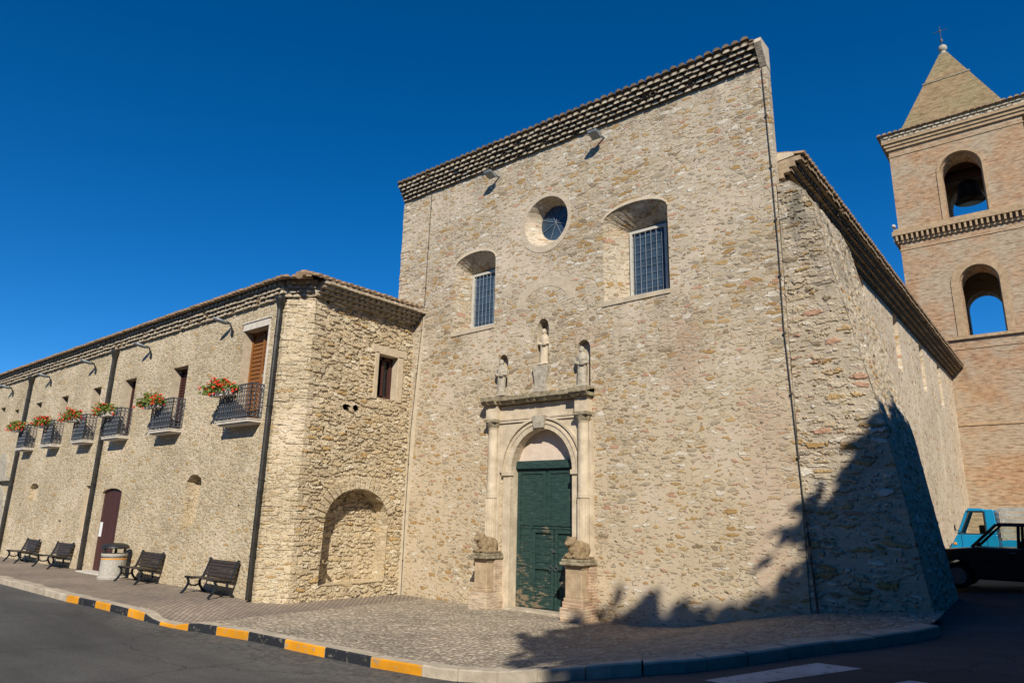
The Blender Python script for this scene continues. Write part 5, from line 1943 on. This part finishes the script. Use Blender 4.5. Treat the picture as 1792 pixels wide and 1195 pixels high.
def ape():
    X0, Y0 = -2.93, 22.8
    zg = g0(-2, 23.3) - .16
    t = thing('three_wheeler', 'turquoise three wheeled truck with slatted load bed parked by the tower', 'truck', (X0 + 1.5, Y0 + .65, zg))

    def PC(u, v, d):
        return (X0 + u, Y0 + d, zg + v)
    W_ = 1.25
    b = MB()
    prof = [(.02, .35), (.0, .62), (.06, .74), (.16, .92), (.22, 1.0), (.92, 1.0), (1.14, 1.0), (1.14, .30), (.6, .25)]
    b.prism(prof, PC, 0, W_)
    b.prism([(.85, 1.0), (1.14, 1.0), (1.10, 1.66), (.85, 1.66)], PC, .02, W_ - .02)
    b.prism([(.22, .98), (.87, .98), (.87, 1.02), (.24, 1.02)], PC, .01, W_ - .01)
    b.prism([(.48, 1.59), (.88, 1.59), (.88, 1.68), (.52, 1.69)], PC, .02, W_ - .02)
    for yy in (.05, W_ - .05):
        b.tube([PC(.23, .99, yy), PC(.50, 1.63, yy)], .04, 6)
    body = b.build('cab', 'blue_paint', t, bevel=.03)
    b = MB()
    b.add([PC(.24, 1.0, .03), PC(.87, 1.0, .03), PC(.87, 1.60, .05), PC(.49, 1.60, .05)], [(0, 1, 2, 3)])
    b.add([PC(.24, 1.0, W_ - .03), PC(.87, 1.0, W_ - .03), PC(.87, 1.60, W_ - .05), PC(.49, 1.60, W_ - .05)], [(0, 1, 2, 3)])
    b.add([PC(.22, 1.0, .04), PC(.49, 1.62, .06), PC(.49, 1.62, W_ - .06), PC(.22, 1.0, W_ - .04)], [(0, 1, 2, 3)])
    b.build('window', 'clear', t, fix=False)
    b = MB()
    for a_, c_ in (((.24, 1.0), (.87, 1.0)), ((.87, 1.0), (.87, 1.6)), ((.87, 1.6), (.49, 1.6))):
        b.tube([PC(*a_, .015), PC(*c_, .025)], .02, 5)
    b.build('window_seal', 'car_trim', t)
    b = MB()
    for a_, c_ in (((.30, .98), (.30, .45)), ((.30, .45), (.90, .45)), ((.90, .45), (.90, 1.62))):
        b.tube([PC(*a_, -.002), PC(*c_, -.002)], .006, 4)
    d_ = b.build('door', 'car_trim', t)
    b = MB()
    b.box(X0 + .74, X0 + .85, Y0 - .03, Y0 - .002, zg + .88, zg + .91)
    b.build('handle', 'chrome', d_)
    b = MB()
    b.box(X0 + .10, X0 + .17, Y0 - .02, Y0 + .01, zg + .72, zg + .78)
    b.build('indicator', 'orange', t)
    b = MB()
    b.tube([PC(.30, 1.05, 0), PC(.20, 1.12, -.14)], .010, 5)
    b.ell(PC(.19, 1.16, -.17), (.02, .07, .09), 8)
    b.build('wing_mirror', 'car_trim', t)
    b = MB()
    b.box(X0 + .70, X0 + .90, Y0 + .25, Y0 + .95, zg + .60, zg + 1.25)
    b.build('seat', 'car_trim', t, bevel=.04)
    for yy in (.2, W_ - .2):
        b = MB()
        b.ell(PC(.0, .66, yy), (.05, .09, .09), 10)
        b.build('headlight', 'lampglass', t, smooth=True)
    b = MB()
    b.box(X0 + 1.22, X0 + 2.95, Y0 - .08, Y0 + W_ + .08, zg + .50, zg + .58)
    b.box(X0 + 1.22, X0 + 2.95, Y0 - .08, Y0 - .05, zg + .58, zg + .86)
    b.box(X0 + 1.22, X0 + 2.95, Y0 + W_ + .05, Y0 + W_ + .08, zg + .58, zg + .86)
    b.build('load_bed', 'blue_paint', t)
    b = MB()
    for yy in (-.065, W_ + .065):
        for k in range(4):
            u = 1.26 + k * .55
            b.box(X0 + u, X0 + u + .05, Y0 + yy - .02, Y0 + yy + .02, zg + .86, zg + 1.70)
        for z in (.92, 1.06, 1.20, 1.34, 1.48, 1.62):
            b.box(X0 + 1.22, X0 + 2.95, Y0 + yy - .012, Y0 + yy + .012, zg + z, zg + z + .09)
    for z in (.92, 1.06, 1.20, 1.34, 1.48, 1.62):
        b.box(X0 + 1.2, X0 + 1.225, Y0, Y0 + W_, zg + z, zg + z + .09)
    b.build('slatted_side', 'galv', t)
    wheel(t, X0 + .42, Y0 + W_ / 2, zg + .24, .24, .12)
    for yy in (0.02, W_ - .02):
        wheel(t, X0 + 2.25, Y0 + yy, zg + .24, .24, .13)


ape()


def van():
    X0, Y0 = -1.25, 26.5
    zg = g0(-1, 27) - .16
    t = thing('parked_van', 'navy blue van just showing at the right edge behind the slatted truck', 'van', (X0 + 2, Y0 + .85, zg))

    def PC(u, v, d):
        return (X0 + u, Y0 + d, zg + v)
    W_ = 1.7
    b = MB()
    prof = [(.0, .35), (.0, .85), (.08, 1.0), (.42, 1.72), (.60, 1.86), (3.9, 1.88), (4.0, 1.7), (4.0, .3), (3.4, .28), (3.3, .5), (3.0, .62), (2.7, .5), (2.6, .28), (1.15, .28), (1.05, .5), (.75, .62), (.45, .5), (.35, .28)]
    b.prism(prof, PC, 0, W_)
    b.build('body', 'navy', t, bevel=.05)
    b = MB()
    b.prism([(.30, 1.05), (1.05, 1.05), (1.05, 1.62), (.55, 1.62)], PC, -.006, .006)
    b.prism([(1.2, 1.05), (2.4, 1.05), (2.4, 1.62), (1.2, 1.62)], PC, -.006, .006)
    b.hexa([PC(.095, 1.02, .1), PC(.42, 1.70, .14), PC(.42, 1.70, W_ - .14), PC(.095, 1.02, W_ - .1), PC(.075, 1.03, .1), PC(.40, 1.71, .14), PC(.40, 1.71, W_ - .14), PC(.075, 1.03, W_ - .1)])
    b.build('window', 'carglass', t)
    for yy in (.25, W_ - .25):
        b = MB()
        b.ell(PC(.0, .72, yy), (.05, .12, .09), 10)
        b.build('headlight', 'lampglass', t, smooth=True)
    for u in (.75, 3.0):
        for yy in (.10, W_ - .10):
            wheel(t, X0 + u, Y0 + yy, zg + .30, .30)


van()


# ---------------------------------------------------------------- trees beside and behind the viewer, whose shade falls on the scene
def tree(loc, crowns, trunk_r, top, label, seed, leaf=.40, dens=1.0):
    r_ = random.Random(seed)
    z0 = g0(loc[0], loc[1]) - .2
    t = thing('roadside_tree', label, 'tree', (loc[0], loc[1], z0), 'trees across the road')
    b = MB()
    b.tube([(loc[0], loc[1], z0), (loc[0] + .1, loc[1], z0 + top * .3), (loc[0] - .05, loc[1] + .1, z0 + top * .6), (loc[0], loc[1], z0 + top * .85)],
           [trunk_r, trunk_r * .75, trunk_r * .5, trunk_r * .15], 10)
    for k in range(8):
        c = crowns[k % len(crowns)]
        a = Vector((loc[0], loc[1], z0 + top * (.25 + .05 * k)))
        e = Vector(c[0]) + Vector((r_.uniform(-1, 1) * c[1][0] * .6, r_.uniform(-1, 1) * c[1][1] * .6, r_.uniform(-.5, .5) * c[1][2]))
        b.tube([a, a.lerp(e, .5) + Vector((0, 0, .3)), e], [trunk_r * .35, trunk_r * .2, .04], 6)
    b.build('trunk', 'bark', t, smooth=True)
    f = MB()
    for c, rad in crowns:
        ncl = int(95 * dens * max(1, rad[0] * rad[2] / 4))
        for k in range(ncl):
            d = Vector((r_.gauss(0, 1), r_.gauss(0, 1), r_.gauss(0, 1))).normalized() * (r_.random() ** .45)
            cc = Vector(c) + Vector((d.x * rad[0], d.y * rad[1], d.z * rad[2]))
            cs = r_.uniform(.45, .8)
            for m_ in range(34):
                p = cc + Vector((r_.gauss(0, .5), r_.gauss(0, .5), r_.gauss(0, .4))) * cs
                n = Vector((r_.gauss(0, 1), r_.gauss(0, 1), r_.gauss(0, 1))).normalized()
                a = n.orthogonal().normalized() * leaf * r_.uniform(.5, 1)
                q = n.cross(a) * .7
                f.add([p - a, p - q, p + a, p + q], [(0, 1, 2, 3)])
    f.build('crown', 'treeleaf', t, fix=False)


def cone_crowns(cx, cy, zb, zt, hw, n=7):
    out = []
    for k in range(n):
        f = k / (n - 1)
        w_ = min(4.05, hw * (1 - f) + .35)
        out.append(((cx, cy, zb + (zt - zb) * f), (w_, min(w_, 2.2), (zt - zb) / n * .8)))
    return out


tree((8.3, 4.5), cone_crowns(8.3, 4.5, 5.2, 15.0, 10.2, 9), .32, 15.5, 'tall conical dark green tree across the road, right of the photograph', 1, dens=1.5, leaf=.34)
tree((12.0, 4.5), [((11.4, 4.5, 13.0), (2.4, 2.0, 2.9)), ((11.0, 4.5, 9.0), (3.8, 2.2, 3.4))], .3, 13, 'broad round crowned tree standing right of the conical tree', 2)
tree((5.8, -4), [((5.2, -4, 9.0), (2.4, 2.2, 1.7)), ((7.5, -4, 14.2), (2.3, 2.2, 2.3))], .35, 14, 'leaning broad tree behind the viewer, on the far side of the road', 3)
tree((10.4, -4), [((10.4, -4, 14.4), (2.5, 2.2, 2.6)), ((9.6, -4, 9.8), (4.0, 2.2, 3.4)), ((11.7, -4, 14.5), (1.9, 2.0, 3.3)), ((13.0, -4, 14.0), (2.0, 2.2, 3.2)), ((14.2, -4, 12.0), (2.4, 2.2, 3.6))], .38, 14, 'large wide tree behind the viewer, opposite the buttress', 4)
tree((5.6, 11.5), [((5.0, 11.5, 6.0), (2.6, 2.4, 2.2)), ((5.4, 14.5, 5.6), (2.4, 2.4, 2.2))], .25, 7.5, 'low leafy tree added out of view on the right to deepen the shade by the parked car', 5)  # unseen tree, added to cut sky light on the car and road

# unseen leaf mass, added behind and right of the viewer to block sky light
r_ = random.Random(77)
f = MB()
for k in range(700):
    t = r_.random()
    cx, cy = -34 + 72 * t, -17 - 7 * r_.random() + (8 * max(0, t - .6) / .4)
    cz = r_.uniform(.5, 12.5)
    for m_ in range(26):
        p = Vector((cx + r_.gauss(0, .9), cy + r_.gauss(0, .9), cz + r_.gauss(0, .7)))
        n = Vector((r_.gauss(0, 1), r_.gauss(0, 1), r_.gauss(0, 1))).normalized()
        a = n.orthogonal().normalized() * r_.uniform(.6, 1.15)
        q = n.cross(a) * .7
        f.add([p - a, p - q, p + a, p + q], [(0, 1, 2, 3)])
for k in range(620):
    cx, cy = 14 + 14 * r_.random(), -15 + 58 * r_.random()
    cz = r_.uniform(.8, 11.0)
    for m_ in range(26):
        p = Vector((cx + r_.gauss(0, .9), cy + r_.gauss(0, .9), cz + r_.gauss(0, .7)))
        n = Vector((r_.gauss(0, 1), r_.gauss(0, 1), r_.gauss(0, 1))).normalized()
        a = n.orthogonal().normalized() * r_.uniform(.6, 1.15)
        q = n.cross(a) * .7
        f.add([p - a, p - q, p + a, p + q], [(0, 1, 2, 3)])
tag(f.build('added_leaf_screen', 'treeleaf', fix=False), kind='stuff')
